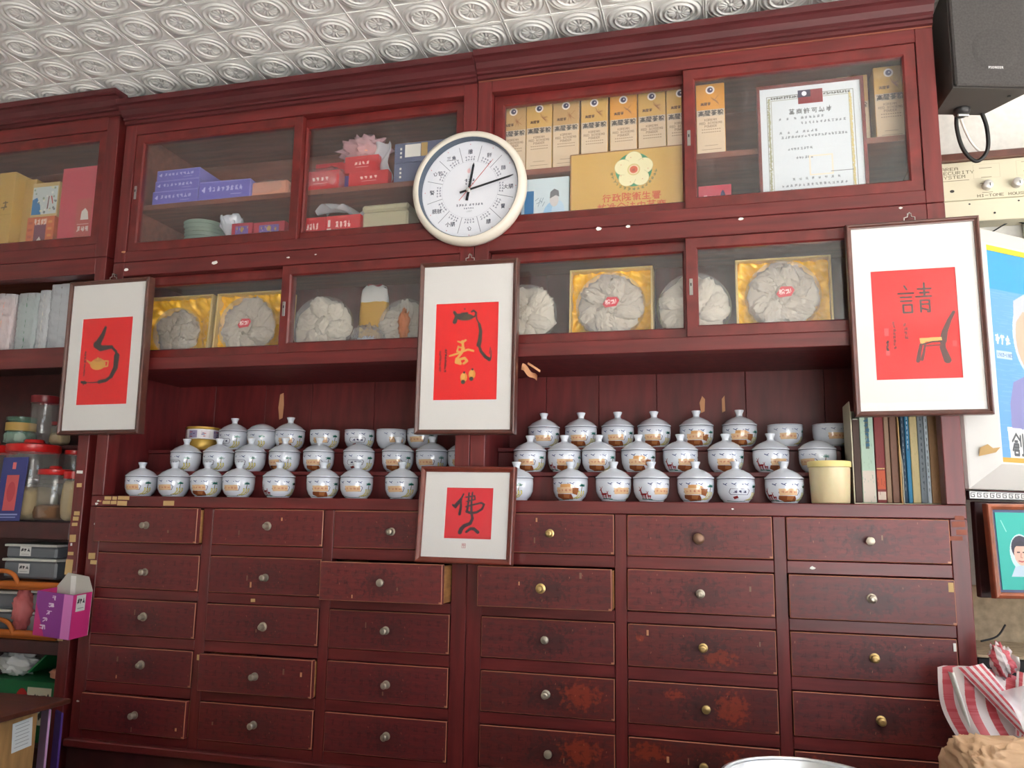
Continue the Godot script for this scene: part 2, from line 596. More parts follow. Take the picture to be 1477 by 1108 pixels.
func make_materials() -> void:
	var g1 := grain_texture(0.012, 0.72, 1.0, 3, 5)
	var g2 := grain_texture(0.03, 0.8, 1.0, 9, 4)
	var g3 := grain_texture(0.05, 0.93, 1.0, 12, 5)
	var red := c8(122, 40, 40)
	wood("wood_x", red, g1, Vector3(0.5, 5, 5), 0.42, 0.35)
	wood("wood_y", red, g1, Vector3(5, 0.5, 5), 0.42, 0.35)
	wood("wood_frame", c8(124, 40, 38), g1, Vector3(2, 2, 2), 0.4, 0.4)
	wood("wood_cornice", c8(98, 36, 40), g1, Vector3(0.6, 4, 4), 0.5, 0.2)
	wood("wood_inside", c8(150, 84, 64), g1, Vector3(0.6, 4, 4), 0.7, 0.0)
	wood("wood_back", c8(116, 36, 38), g1, Vector3(4, 0.6, 4), 0.5, 0.15)
	wood("wood_dark", c8(78, 30, 30), g1, Vector3(2, 2, 2), 0.5, 0.2)
	wood("wood_raw", c8(196, 140, 84), g1, Vector3(2, 8, 2), 0.65, 0.0)
	wood("plywood", c8(206, 160, 104), g1, Vector3(5, 0.7, 5), 0.55, 0.1)
	wood("desk_top", c8(104, 58, 44), g1, Vector3(1, 5, 5), 0.35, 0.3)
	wood("moulding_dark", c8(106, 62, 52), g1, Vector3(3, 3, 3), 0.35, 0.5)
	wood("moulding_red", c8(132, 56, 42), g1, Vector3(3, 3, 3), 0.32, 0.6)
	wood("moulding_orange", c8(188, 104, 72), g1, Vector3(3, 3, 3), 0.3, 0.6)
	wood("plaster", c8(226, 224, 218), g3, Vector3(1.5, 1.5, 1.5), 0.9, 0.0)
	wood("plaster_beige", c8(206, 184, 152), g2, Vector3(2, 2, 2), 0.8, 0.0)
	wood("ceiling_white", c8(238, 237, 234), g3, Vector3(1.3, 1.3, 1.3), 0.55, 0.0)
	wood("floor_tile", c8(226, 220, 208), g2, Vector3(1, 1, 1), 0.35, 0.0)
	wood("pavement", c8(222, 218, 210), g2, Vector3(.4, .4, .4), 0.9, 0.0)
	pane("glass", Color(0.95, 0.97, 0.97), 0.02)
	pane("picture_glass", Color(0.97, 0.98, 0.98), 0.01).metallic_specular = 0.25
	pane("clear_plastic", Color(0.93, 0.95, 0.97), 0.12, 0.06)
	pane("jar_glass", Color(0.86, 0.88, 0.86), 0.07, 0.04)
	pane("green_glass", Color(0.35, 0.6, 0.5), 0.35, 0.04)
	var film := pane("plastic_film", Color(0.93, 0.95, 0.98), 0.5, 0.2)
	film.specular_mode = BaseMaterial3D.SPECULAR_SCHLICK_GGX
	pane("pink_film", Color(0.93, 0.72, 0.76), 0.55, 0.2)
	std("brass", c8(206, 176, 120), 0.35, 0.85)
	std("pewter", c8(186, 176, 160), 0.38, 0.8)
	std("steel", c8(176, 174, 170), 0.3, 0.9)
	std("dark_bronze", c8(140, 110, 92), 0.4, 0.7)
	std("aluminium", c8(226, 228, 230), 0.32, 0.85)
	var por := std("porcelain", c8(214, 220, 230), 0.12)
	por.clearcoat_enabled = true
	por.clearcoat = 0.6
	por.clearcoat_roughness = 0.04
	std("paper_tag", c8(206, 172, 118), 0.8)
	std("paper_white", c8(238, 236, 230), 0.8)
	std("mat_board", c8(222, 219, 216), 0.85)
	std("cream_rim", c8(228, 220, 206), 0.35)
	std("black_plastic", c8(30, 30, 32), 0.45)
	std("clock_hand", c8(22, 26, 34), 0.5)
	std("rubber", c8(14, 14, 15), 0.5)
	wood("speaker_cloth", c8(76, 73, 72), g2, Vector3(9, 9, 9), 0.95, 0.0)
	std("speaker_body", c8(70, 66, 64), 0.75)
	std("slate_ring", c8(74, 86, 102), 0.5)
	std("red_plastic", c8(196, 34, 34), 0.3)
	std("dark_red_plastic", c8(128, 34, 40), 0.35)
	std("white_plastic", c8(226, 224, 216), 0.4)
	std("cream_tin", c8(196, 190, 160), 0.4, 0.2)
	var tubm := std("cream_tub", c8(222, 206, 166), 0.35)
	tubm.subsurf_scatter_enabled = true
	tubm.subsurf_scatter_strength = 0.2
	std("tub_lid", c8(230, 212, 140), 0.35)
	var silk := std("gold_silk", c8(255, 196, 0), 0.3)
	silk.metallic = 0.2
	std("gold_edge", c8(218, 190, 122), 0.4, 0.3)
	std("nest", c8(190, 178, 160), 0.75)
	std("nest_white", c8(206, 196, 178), 0.7)
	std("nest_grey", c8(164, 152, 134), 0.7)
	std("red_box", c8(196, 34, 44), 0.45)
	std("purple_box", c8(118, 112, 196), 0.5)
	std("salmon", c8(222, 150, 122), 0.6)
	std("celadon", c8(176, 196, 182), 0.15)
	std("pale_dish", c8(200, 222, 224), 0.15)
	std("blue_grey", c8(92, 100, 134), 0.6)
	std("gold_card", c8(206, 164, 88), 0.5)
	std("tan", c8(200, 164, 92), 0.6)
	std("pink_card", c8(206, 74, 92), 0.5)
	std("basket_orange", c8(196, 106, 38), 0.5)
	std("tub_grey", c8(150, 150, 152), 0.4)
	std("tub_smoke", c8(112, 116, 122), 0.35)
	std("pink_bag", c8(214, 116, 116), 0.5)
	std("green_card", c8(24, 112, 62), 0.5)
	std("magenta", c8(214, 52, 128), 0.45)
	std("inside_grey", c8(200, 196, 186), 0.7)
	std("lavender", c8(226, 178, 226), 0.6)
	std("violet", c8(74, 40, 128), 0.6)
	std("herb_brown", c8(120, 84, 56), 0.9)
	std("herb_pale", c8(176, 156, 120), 0.9)
	std("amp_cream", c8(200, 194, 170), 0.5)
	std("knob_grey", c8(196, 194, 190), 0.35, 0.3)
	std("wire_white", c8(226, 222, 214), 0.5)
	std("plug_brown", c8(128, 86, 74), 0.5)
	std("frame_white", c8(206, 205, 202), 0.4)
	std("yellow_trim", c8(226, 196, 40), 0.4)
	std("gold_trim", c8(196, 160, 76), 0.4, 0.4)
	std("black_stone", c8(26, 22, 22), 0.4)
	std("facade", c8(196, 184, 166), 0.9)
	std("worn", c8(206, 150, 110), 0.8)
	std("worn_red", c8(150, 84, 66), 0.7)

# ---------------------------------------------------------------- room
const CEIL := 2.65
const CELL := 0.136

func relief(r: float, a: float) -> float:   # how far the ceiling rosette hangs below the tile
	if r < 0.0045:
		return 0.0035
	if r < 0.0065:
		return 0.0012
	if r < 0.029:
		return 0.0006 + 0.0036 * absf(cos(a * 7.0)) * smoothstep(0.0065, 0.016, r)
	if r < 0.033:
		return 0.0002
	if r < 0.041:
		return 0.006 * sin((r - 0.033) / 0.008 * PI)
	if r < 0.045:
		return 0.0006
	if r < 0.057:
		return 0.005 * sin((r - 0.045) / 0.012 * PI)
	if r < 0.061:
		return 0.0
	if r < 0.064:
		return 0.0018 * sin((r - 0.061) / 0.003 * PI)
	return 0.0

func ceiling_tile_mesh() -> Mesh:
	var st := SurfaceTool.new()
	st.begin(Mesh.PRIMITIVE_TRIANGLES)
	st.set_smooth_group(0)
	var rs := [0.0, 0.004, 0.0065, 0.011, 0.016, 0.022, 0.028, 0.033, 0.035, 0.037, 0.039, 0.041, 0.0445, 0.048, 0.051, 0.054, 0.057, 0.061, 0.0625, 0.064, 1.0]
	var seg := 56
	for cx in [-1, 1]:
		for cz in [-1, 1]:
			var o := Vector3(cx * CELL / 2, 0, cz * CELL / 2)
			var ring := []
			for r in rs:
				var line := []
				for k in seg:
					var a: float = TAU * k / seg
					var p := Vector3(cos(a) * r, -relief(r, a), sin(a) * r)
					if r > 0.5:
						var m: float = maxf(absf(cos(a)), absf(sin(a)))
						p = Vector3(cos(a), 0, sin(a)) / m * (CELL / 2 - 0.0015)
					line.append(o + p)
				ring.append(line)
			for i in rs.size() - 1:
				for k in seg:
					var k2 := (k + 1) % seg
					for t in [[ring[i][k], ring[i + 1][k], ring[i + 1][k2]], [ring[i][k], ring[i + 1][k2], ring[i][k2]]]:
						if (t[1] - t[0]).cross(t[2] - t[0]).length_squared() < 1e-16:
							continue
						var up: bool = (t[1] - t[0]).cross(t[2] - t[0]).y < 0
						for q in ([t[0], t[2], t[1]] if up else t):
							st.set_uv(Vector2.ZERO)
							st.add_vertex(q)
	# raised ribs round each rosette square and the outer lip of the tile
	st.generate_normals()
	for e in [-1, 0, 1]:
		var w := 0.003 if e == 0 else 0.0042
		var dy := 0.0022 if e == 0 else 0.0026
		add_cbox(st, Vector3(CELL * 2 - 0.002, dy * 2, w), 0.0008, Vector2.ZERO, Vector3(0, 0, e * (CELL - w / 2 - 0.0008)))
		add_cbox(st, Vector3(w, dy * 2, CELL * 2 - 0.002), 0.0008, Vector2.ZERO, Vector3(e * (CELL - w / 2 - 0.0008), 0, 0))
	st.index()
	return st.commit()

func build_room() -> void:
	struct("floor", cbox(Vector3(7.2, 0.12, 5.6), 0.0), M.floor_tile, Vector3(0.3, -0.06, 2.1))
	var ceil_ := struct("ceiling", cbox(Vector3(7.2, 0.12, 5.6), 0.0), M.plaster, Vector3(0.3, CEIL + 0.066, 2.1))
	var tile := ceiling_tile_mesh()
	var pitch := CELL * 2
	var rest := []
	for i in range(-8, 18):
		for j in range(-2, 17):
			var p := Vector3(-0.99 + (i + .5) * pitch, CEIL - 0.001, 0.095 + (j + .5) * pitch)
			if p.x < -3.1 or p.x > 3.65 or p.z < -0.36 or p.z > 4.5:
				continue
			var seen: bool = p.x > -1.9 and p.x < 1.45 and p.z < 0.8
			if seen:
				part("ceiling_tile", tile, M.ceiling_white, ceil_, p - ceil_.position, Vector3(0, 90 * ((i * 3 + j) % 4), 0))
			else:
				rest.append(p - ceil_.position)
	var mm := MultiMesh.new()
	mm.transform_format = MultiMesh.TRANSFORM_3D
	mm.mesh = tile
	mm.instance_count = rest.size()
	for k in rest.size():
		mm.set_instance_transform(k, Transform3D(Basis.IDENTITY, rest[k]))
	var mi := MultiMeshInstance3D.new()
	mi.name = "ceiling_tile_field"
	mi.multimesh = mm
	mi.material_override = M.ceiling_white
	mi.set_meta("kind", "stuff")
	ceil_.add_child(mi, true)
	struct("wall_back", cbox(Vector3(7.2, 2.72, 0.14), 0.0), M.plaster, Vector3(0.3, 1.35, -0.44))
	struct("wall_left", cbox(Vector3(0.14, 2.72, 5.6), 0.0), M.plaster, Vector3(-3.2, 1.35, 2.1))
	# the front is open to the arcade as well
	var wf := struct("wall_front", cbox(Vector3(4.5, 2.72, 0.14), 0.0), M.plaster, Vector3(-1.05, 1.35, 4.75))
	part("lintel", cbox(Vector3(2.7, 0.6, 0.14), 0.0), M.plaster, wf, Vector3(3.6, 1.06, 0))
	# street side: open shopfront
	var wr := struct("wall_right", cbox(Vector3(0.14, 2.72, 1.35), 0.0), M.plaster, Vector3(3.8, 1.35, 0.2))
	part("pier", cbox(Vector3(0.14, 2.72, 2.2), 0.0), M.plaster, wr, Vector3(0, 0, 3.5))
	part("lintel", cbox(Vector3(0.14, 0.18, 4.2), 0.0), M.plaster, wr, Vector3(0, 1.27, 2.3))
	struct("pavement", cbox(Vector3(44, 0.1, 44), 0.0), M.pavement, Vector3(4, -0.18, 8))

# ---------------------------------------------------------------- display cases
func cornice_mesh(x0: float, x1: float, free_left: bool, free_right: bool, lift: float) -> Mesh:
	var prof := V2([0.0, 2.528, 0.008, 2.53, 0.008, 2.54, 0.016, 2.541, 0.016, 2.548, 0.024, 2.553, 0.034, 2.566, 0.046, 2.574, 0.056, 2.576, 0.056, 2.594, 0.0, 2.596])
	var st := SurfaceTool.new()
	st.begin(Mesh.PRIMITIVE_TRIANGLES)
	for i in prof.size() - 1:
		var a: Vector2 = prof[i]
		var b: Vector2 = prof[i + 1]
		var d := b - a
		var n := Vector3(0, -d.x, d.y).normalized()
		var la := Vector3(x0 - (a.x if free_left else 0.0), a.y + lift, a.x)
		var lb := Vector3(x0 - (b.x if free_left else 0.0), b.y + lift, b.x)
		var ra := Vector3(x1 + (a.x if free_right else 0.0), a.y + lift, a.x)
		var rb := Vector3(x1 + (b.x if free_right else 0.0), b.y + lift, b.x)
		quad(st, [la, ra, rb, lb], n)
		if free_left:
			quad(st, [la, lb, Vector3(lb.x, lb.y, -0.35), Vector3(la.x, la.y, -0.35)], Vector3(-d.y, -d.x, 0).normalized())
		else:
			tri(st, Vector3(x0, 2.56 + lift, -0.02), la, lb, Vector3.LEFT)
		if free_right:
			quad(st, [ra, rb, Vector3(rb.x, rb.y, -0.35), Vector3(ra.x, ra.y, -0.35)], Vector3(d.y, -d.x, 0).normalized())
		else:
			tri(st, Vector3(x1, 2.56 + lift, -0.02), ra, rb, Vector3.RIGHT)
	return st.commit()

func sliding_door(parent: Node3D, x0: float, x1: float, y0: float, y1: float, zf: float, lock_side: int) -> void:
	var w := x1 - x0
	var h := y1 - y0
	var t := 0.02
	var prof := V2([0.0, -t, 0.0, -0.0015, 0.0015, 0.0, 0.027, 0.0, 0.031, -0.0045, 0.031, -t])
	var d := part("sliding_door", rect_loft(w, h, prof), M.wood_frame, parent, Vector3((x0 + x1) / 2, (y0 + y1) / 2, zf))
	part("glass_pane", cbox(Vector3(w - 0.058, h - 0.058, 0.003), 0.0), M.glass, d, Vector3(0, 0, -t + 0.008))
	if lock_side != 0:
		var lk := part("lock_plate", cbox(Vector3(0.009, 0.044, 0.003), 0.001), M.steel, d, Vector3(lock_side * (w / 2 - 0.013), 0.0, 0.001))
		part("keyhole", cbox(Vector3(0.003, 0.008, 0.001), 0.0), M.black_plastic, lk, Vector3(0, 0.006, 0.0018))

func build_cases() -> void:
	for bay in 2:
		var x0 := -1.2 if bay == 0 else 0.0
		var x1 := x0 + 1.2
		var side := "left" if bay == 0 else "right"
		var lift := 0.0 if bay == 0 else 0.006
		var g := 0.0008
		# upper case with cornice and two sliding glass doors
		var c := thing("display_case", "%s upper mahogany display case with cornice and sliding glass doors" % side, "cabinet", Vector3.ZERO, "upper display cases")
		for px in [[x0 + g, x0 + 0.042], [x1 - 0.042, x1 - g]]:
			board("post", M.wood_y, c, px[0], px[1], 2.066, 2.53, -0.05, 0.0)
			var s0: float = px[0] if px[0] < x0 + 0.3 else px[1] - 0.018
			board("side_panel", M.wood_inside, c, s0, s0 + 0.018, 2.066, 2.53, -0.35, -0.05, 0.0)
		board("rail", M.wood_x, c, x0 + 0.042, x1 - 0.042, 2.495, 2.53, -0.05, 0.0)
		board("rail", M.wood_x, c, x0 + 0.042, x1 - 0.042, 2.066, 2.1, -0.05, 0.0)
		board("bottom_panel", M.wood_inside, c, x0 + 0.019, x1 - 0.019, 2.068, 2.086, -0.35, -0.05, 0.0)
		board("top_panel", M.wood_inside, c, x0 + g, x1 - g, 2.53, 2.548, -0.35, 0.0, 0.0)
		board("back_panel", M.wood_inside, c, x0 + g, x1 - g, 2.066, 2.53, -0.362, -0.35, 0.0)
		board("shelf", M.wood_inside, c, x0 + 0.019, x1 - 0.019, 2.262, 2.279, -0.349, -0.065)
		part("cornice", cornice_mesh(x0 + g, x1 - g, false, false, lift), M.wood_cornice, c)
		if bay == 0:
			sliding_door(c, x0 + 0.043, -0.56, 2.1005, 2.4945, -0.004, -1)
			sliding_door(c, -0.585, x1 - 0.043, 2.1005, 2.4945, -0.027, 0)
		else:
			sliding_door(c, 0.58, x1 - 0.043, 2.1005, 2.4945, -0.004, -1)
			sliding_door(c, x0 + 0.043, 0.605, 2.1005, 2.4945, -0.027, 0)
		# lower case: glazed section over an open recess
		var m := thing("shelf_case", "%s middle mahogany case with low sliding glass doors over an open shelf recess" % side, "cabinet", Vector3.ZERO, "middle shelf cases")
		for px in [[x0 + g, x0 + 0.042], [x1 - 0.042, x1 - g]]:
			board("post", M.wood_y, m, px[0], px[1], 1.335, 2.0645, -0.05, 0.0)
			var s0: float = px[0] if px[0] < x0 + 0.3 else px[1] - 0.018
			board("side_panel", M.wood_back, m, s0, s0 + 0.018, 1.335, 2.0645, -0.35, -0.05, 0.0)
		board("rail", M.wood_x, m, x0 + 0.042, x1 - 0.042, 2.02, 2.0645, -0.05, 0.0)
		board("fascia", M.wood_x, m, x0 + 0.042, x1 - 0.042, 1.717, 1.754, -0.05, 0.0)
		board("bottom_panel", M.wood_back, m, x0 + 0.019, x1 - 0.019, 1.719, 1.737, -0.35, -0.05, 0.0)
		board("top_panel", M.wood_inside, m, x0 + 0.019, x1 - 0.019, 2.046, 2.0645, -0.35, -0.05, 0.0)
		var ws := [0.16, 0.19, 0.17, 0.22, 0.2, 0.23] if bay == 0 else [0.13, 0.16, 0.17, 0.25, 0.21, 0.25]
		var tot := 0.0
		for w in ws:
			tot += w
		var bx := x0 + g
		for w in ws:
			var bw: float = w / tot * (1.2 - 2 * g)
			board("back_plank", M.wood_back, m, bx, bx + bw - 0.0012, 1.335, 2.0645, -0.362, -0.35 + rng.randf_range(-.001, .001), 0.0012)
			bx += bw
		if bay == 0:
			sliding_door(m, -0.6, x1 - 0.043, 1.7545, 2.0195, -0.004, -1)
			sliding_door(m, x0 + 0.043, -0.575, 1.7545, 2.0195, -0.027, 0)
		else:
			sliding_door(m, 0.578, x1 - 0.043, 1.7545, 2.0195, -0.004, -1)
			sliding_door(m, x0 + 0.043, 0.6, 1.7545, 2.0195, -0.027, 0)
		# split of bare wood on the back and edge chips
		if bay == 0:
			part("chip", prism(V2([0, 0, .012, .005, .014, .05, .01, .09, -.002, .085, -.006, .04]), 0.0015), M.worn, m, Vector3(-0.785, 1.6, -0.3495))
			chips(m, [[-1.165, 2.1, .008], [-1.15, 2.04, .01], [-.83, 2.043, .014], [-.58, 2.043, .006], [-.49, 2.046, .004]])
		else:
			part("chip", prism(V2([0, 0, .01, .004, .012, .04, .004, .05, -.004, .03]), 0.0015), M.worn, m, Vector3(0.6, 1.6, -0.3495))
			part("chip", prism(V2([0, 0, .009, .004, .008, .05, .0, .04]), 0.0015), M.worn, m, Vector3(0.66, 1.6, -0.3495))
			chips(m, [[.35, 2.062, .01], [.43, 2.062, .008], [.72, 2.06, .008], [1.1, 2.058, .005]])
			var brk := part("torn_strip", surf(func(u: float, v: float) -> Vector3: return Vector3(u * .05, -u * .015 + v * .018 * (1 - u * .3) + sin(u * 9) * .003, .008 * sin(u * 5 + v * 2)), 8, 3), M.worn, m, Vector3(0.135, 1.685, -0.02), Vector3(0, 0, -20))
			part("torn_strip", surf(func(u: float, v: float) -> Vector3: return Vector3(u * .04, u * -.01 + v * .006, .006 * sin(u * 4)), 6, 2), M.worn, brk, Vector3(.012, .02, .004))
	# stepped risers behind the front row of jars
	for bay in 2:
		var x0 := -1.18 if bay == 0 else 0.02
		var rl: float = [1.16, 0.943][bay]
		var r := thing("stepped_riser", "stepped red wooden riser under the jars of the %s shelf" % ("left" if bay == 0 else "right"), "riser", Vector3.ZERO, "stepped risers")
		board("step", M.wood_back, r, x0, x0 + rl, 1.402, 1.414, -0.214, -0.112)
		board("step", M.wood_back, r, x0, x0 + rl, 1.477, 1.489, -0.312, -0.21)
		board("riser_board", M.wood_back, r, x0, x0 + rl, 1.3355, 1.401, -0.13, -0.118)
		board("riser_board", M.wood_back, r, x0, x0 + rl, 1.415, 1.476, -0.226, -0.214)
		for ex in [x0, x0 + rl - .012]:
			board("end_board", M.wood_back, r, ex, ex + 0.012, 1.3355, 1.401, -0.3, -0.131)

func chips(parent: Node3D, list: Array) -> void:
	for c in list:
		var s: float = c[2]
		var pts := []
		for k in 7:
			var a := TAU * k / 7.0
			pts.append(Vector2(cos(a) * s * rng.randf_range(.6, 1.1), sin(a) * s * .6 * rng.randf_range(.5, 1.1)))
		part("chip", prism(pts, 0.001), M.paper_white if int(c[0] * 1000) % 2 == 0 else M.worn, parent, Vector3(c[0], c[1], 0.0006))

# ---------------------------------------------------------------- drawer chests
func drawer_face(n: String, sd: int, base: Color, grime: float, worn_spots: Array) -> void:
	var w := 384
	var h := 112
	var im := img(w, h, base)
	for y in h:
		for x in w:
			var g := noise.get_noise_2d(x * .012 + sd * 31.0, y * .09 + sd) * .5 + noise.get_noise_2d(x * .05 + sd * 7.0, y * .4) * .3
			var c := base.lerp(base.darkened(.3), clampf(.35 + g * .75, 0, 1))
			var blot := noise.get_noise_2d(x * .02 - sd * 13.0, y * .035 + sd * 3.0)
			c = c.lerp(Color8(66, 40, 42), clampf((blot - .12) * 2.2, 0, .35) * grime)
			# handled dirt round the knob, with a mottled outline
			var d := Vector2((x - 200.0) / 62.0, (y - 60.0) / 40.0).length() + noise.get_noise_2d(x * .06 + sd, y * .06) * .9 + noise.get_noise_2d(x * .2, y * .2 + sd) * .2
			if d < 1.0:
				c = c.lerp(Color8(48, 30, 32), clampf((1.0 - d) * 2.4, 0, .42) * grime)
			for s in worn_spots:
				var e := Vector2((x - s[0]) / float(s[2]), (y - s[1]) / float(s[3])).length() + noise.get_noise_2d(x * .05 + s[0], y * .05) * .8 + noise.get_noise_2d(x * .18, y * .18 + s[1]) * .18
				if e < 1.0:
					c = c.lerp(Color8(162, 58, 28), clampf((1.0 - e) * 1.6, 0, .62))
			im.set_pixel(x, y, c)
	for row in 3:
		for col in 12:
			scribble(im, sd * 1000 + row * 50 + col, 18 + col * 29.5 + rng.randf_range(-2, 2), 16 + row * 30, 19, 2.2, Color(.22, .06, .07, rng.randf_range(.04, .13)))
	for k in 5:
		var px := rng.randf_range(6, w - 8)
		var py := rng.randf_range(6, h - 8)
		brush(im, [Vector2(px, py), Vector2(px + rng.randf_range(-2, 2), py + rng.randf_range(1, 6))], 1.2, .8, Color(.75, .5, .38, .8))
	rc(im, w - 7, h - 5, 7, 5, Color8(186, 122, 92))
	var m := printed(n, im, 0.46, 0.25)
	m.clearcoat_roughness = 0.25

func knob_mesh(kind: int) -> Mesh:
	var profs := [
		[.004, 0, .004, .012, .0095, .014, .0105, .018, .0098, .022, .006, .0235, 0, .0237],
		[.011, 0, .011, .002, .0075, .003, .006, .012, .0085, .0135, .009, .019, .0078, .021, .004, .0215, .0035, .0205, 0, .0205],
		[.006, 0, .0055, .015, .008, .018, .0135, .021, .0142, .026, .012, .0295, .006, .031, 0, .0312],
		[.0125, 0, .0125, .003, .008, .0045, .0075, .016, .0065, .018, .0035, .0185, .003, .017, 0, .017],
	]
	return lathe(V2(profs[kind]), 20, "knob%d" % kind)

const COLS := [[-1.158, -0.805], [-0.773, -0.42], [-0.39, -0.042], [0.042, 0.39], [0.42, 0.773], [0.802, 1.162]]
const ROWS := [[1.302, 1.198], [1.168, 1.064], [1.036, 0.932], [0.902, 0.799], [0.77, 0.666]]

func build_chests() -> void:
	var base := c8(122, 42, 43)
	drawer_face("face_a", 1, base, 0.35, [])
	drawer_face("face_b", 2, c8(116, 38, 40), 0.6, [])
	drawer_face("face_c", 3, c8(126, 46, 46), 0.8, [])
	drawer_face("face_d", 4, c8(116, 42, 42), 1.0, [])
	drawer_face("face_e", 5, c8(110, 38, 36), 1.0, [[290, 50, 62, 42]])
	drawer_face("face_f", 6, c8(108, 38, 36), 1.0, [[120, 28, 26, 14], [270, 56, 46, 44]])
	drawer_face("face_g", 7, c8(106, 37, 34), 1.0, [[52, 34, 60, 26], [280, 52, 40, 40]])
	drawer_face("face_h", 8, c8(114, 42, 40), 1.0, [[32, 34, 16, 12], [240, 80, 50, 22]])
	var face := ["aabbcc", "abcdcd", "bbbdhd", "bbbefd", "bbbegg"]
	var knobs := ["131120", "110311", "331011", "311101", "111001"]
	var pulled := {"02": .0, "12": .065, "13": .046, "00": .024, "31": .02, "40": .012, "15": .012, "14": .004}
	var kmat := ["pewter", "pewter", "dark_bronze", "pewter"]
	for bay in 2:
		var x0 := -1.2 if bay == 0 else 0.0
		var g := 0.0008
		var c := thing("drawer_chest", "%s red mahogany drawer chest with rows of knobbed drawers" % ("left" if bay == 0 else "right"), "chest", Vector3.ZERO, "drawer chests")
		board("top_board", M.wood_x, c, x0 + g, x0 + 1.2 - g, 1.302, 1.334, -0.362, 0.0, 0.002)
		for k in 4:
			var a: float = [x0 + g, COLS[bay * 3][1], COLS[bay * 3 + 1][1], COLS[bay * 3 + 2][1]][k]
			var b: float = [COLS[bay * 3][0], COLS[bay * 3 + 1][0], COLS[bay * 3 + 2][0], x0 + 1.2 - g][k]
			board("post", M.wood_y, c, a, b, 0.06, 1.3015, -0.03, 0.0)
		for k in 5:
			var yb: float = ROWS[k + 1][0] if k < 4 else 0.64
			for j in 3:
				var cc: Array = COLS[bay * 3 + j]
				board("rail", M.wood_x, c, cc[0] + .0003, cc[1] - .0003, yb, ROWS[k][1], -0.03, -0.0005)
		board("side_panel", M.wood_y, c, x0 + g, x0 + 0.02, 0.0, 1.3015, -0.362, -0.03)
		board("side_panel", M.wood_y, c, x0 + 1.18, x0 + 1.2 - g, 0.0, 1.3015, -0.362, -0.03)
		board("back_panel", M.wood_dark, c, x0 + 0.02, x0 + 1.18, 0.0, 1.3015, -0.362, -0.352)
		board("ledge", M.wood_x, c, x0 + g, x0 + 1.2 - g, 0.618, 0.64, -0.03, 0.022, 0.003)
		board("plinth", M.wood_dark, c, x0 + g, x0 + 1.2 - g, 0.0, 0.618, -0.03, 0.004)
		for j in 3:
			for r in 5:
				var cc: Array = COLS[bay * 3 + j]
				var col := bay * 3 + j
				var w: float = cc[1] - cc[0] - 0.004
				var h: float = ROWS[r][0] - ROWS[r][1] - 0.004
				var out: float = pulled.get("%d%d" % [r, col], 0.0) + 0.002 + rng.randf_range(-.001, .002)
				var tilt := rng.randf_range(-.25, .25)
				var d := part("drawer", cbox(Vector3(w, h, 0.018), 0.0016, Vector2(.995, .99)), M["face_" + face[r][col]], c, Vector3((cc[0] + cc[1]) / 2, (ROWS[r][0] + ROWS[r][1]) / 2, out - 0.009), Vector3(0, 0, tilt))
				var kk := int(knobs[r][col])
				var metal: String = "brass" if (col > 3 and r > 1) or (col == 3 and r < 2) else kmat[kk]
				part("knob", knob_mesh(kk), M[metal], d, Vector3(rng.randf_range(-.006, .012), rng.randf_range(-.006, .004), 0.0088), Vector3(90, 0, 0))
				if out > 0.015:
					for s in [-1, 1]:
						part("drawer_side", cbox(Vector3(0.012, h - 0.006, 0.26), 0.001), M.wood_raw, d, Vector3(s * (w / 2 - 0.0065), -0.002, -0.14))
					part("drawer_bottom", cbox(Vector3(w - 0.026, 0.006, 0.26), 0.0), M.wood_raw, d, Vector3(0, -h / 2 + 0.009, -0.14))
				# scraps of old tape
				for k in rng.randi_range(0, 2):
					part("tape_scrap", cbox(Vector3(rng.randf_range(.003, .006), rng.randf_range(.008, .016), .0006), 0.0), M.worn if k else M.dark_bronze, d, Vector3(rng.randf_range(-.45, .45) * w, rng.randf_range(-.4, .4) * h, .0092))
		if bay == 0:
			for t in [[-1.139, 1.327, .024, .01], [-1.115, 1.327, .016, .01], [-1.083, 1.328, .04, .011], [-1.143, 1.314, .027, .01], [-1.117, 1.314, .02, .01], [-1.087, 1.312, .034, .014], [-0.925, 1.314, .037, .014]]:
				part("paper_tag", cbox(Vector3(t[2], t[3], 0.001), 0.0002), M.paper_tag, c, Vector3(t[0], t[1], 0.0006), Vector3(0, 0, rng.randf_range(-2, 2)))
			for t in [[-1.176, 1.155, .024, .018], [-1.168, 1.137, .022, .012], [-1.178, 1.024, .008, .016], [-1.176, 0.96, .008, .014], [-0.625, 1.048, .014, .009], [-.788, .885, .007, .015]]:
				part("paper_tag", cbox(Vector3(t[2], t[3], 0.001), 0.0002), M.paper_tag, c, Vector3(t[0], t[1], 0.0022), Vector3(0, 0, rng.randf_range(-3, 3)))
			chips(c, [[-1.178, 1.31, .007], [-1.172, 1.318, .006], [-1.176, 1.25, .006], [-1.18, .74, .006], [-1.165, 1.318, .005]])
		else:
			for t in [[1.18, 1.29, .028, .013], [1.185, 1.272, .022, .012], [1.172, 1.258, .03, .01], [1.183, 1.304, .02, .01]]:
				part("worn_patch", cbox(Vector3(t[2], t[3], 0.0008), 0.0002), M.worn_red, c, Vector3(t[0], t[1], 0.0004), Vector3(0, 0, rng.randf_range(-3, 3)))
			part("paper_tag", cbox(Vector3(.011, .021, 0.001), 0.0004), M.paper_tag, c, Vector3(1.152, 1.149, 0.0158))
			part("paper_tag", cbox(Vector3(.006, .018, 0.001), 0.0002), M.paper_white, c, Vector3(1.154, 1.017, 0.0048))
			chips(c, [[.86, 1.182, .008], [.68, 1.318, .004]])

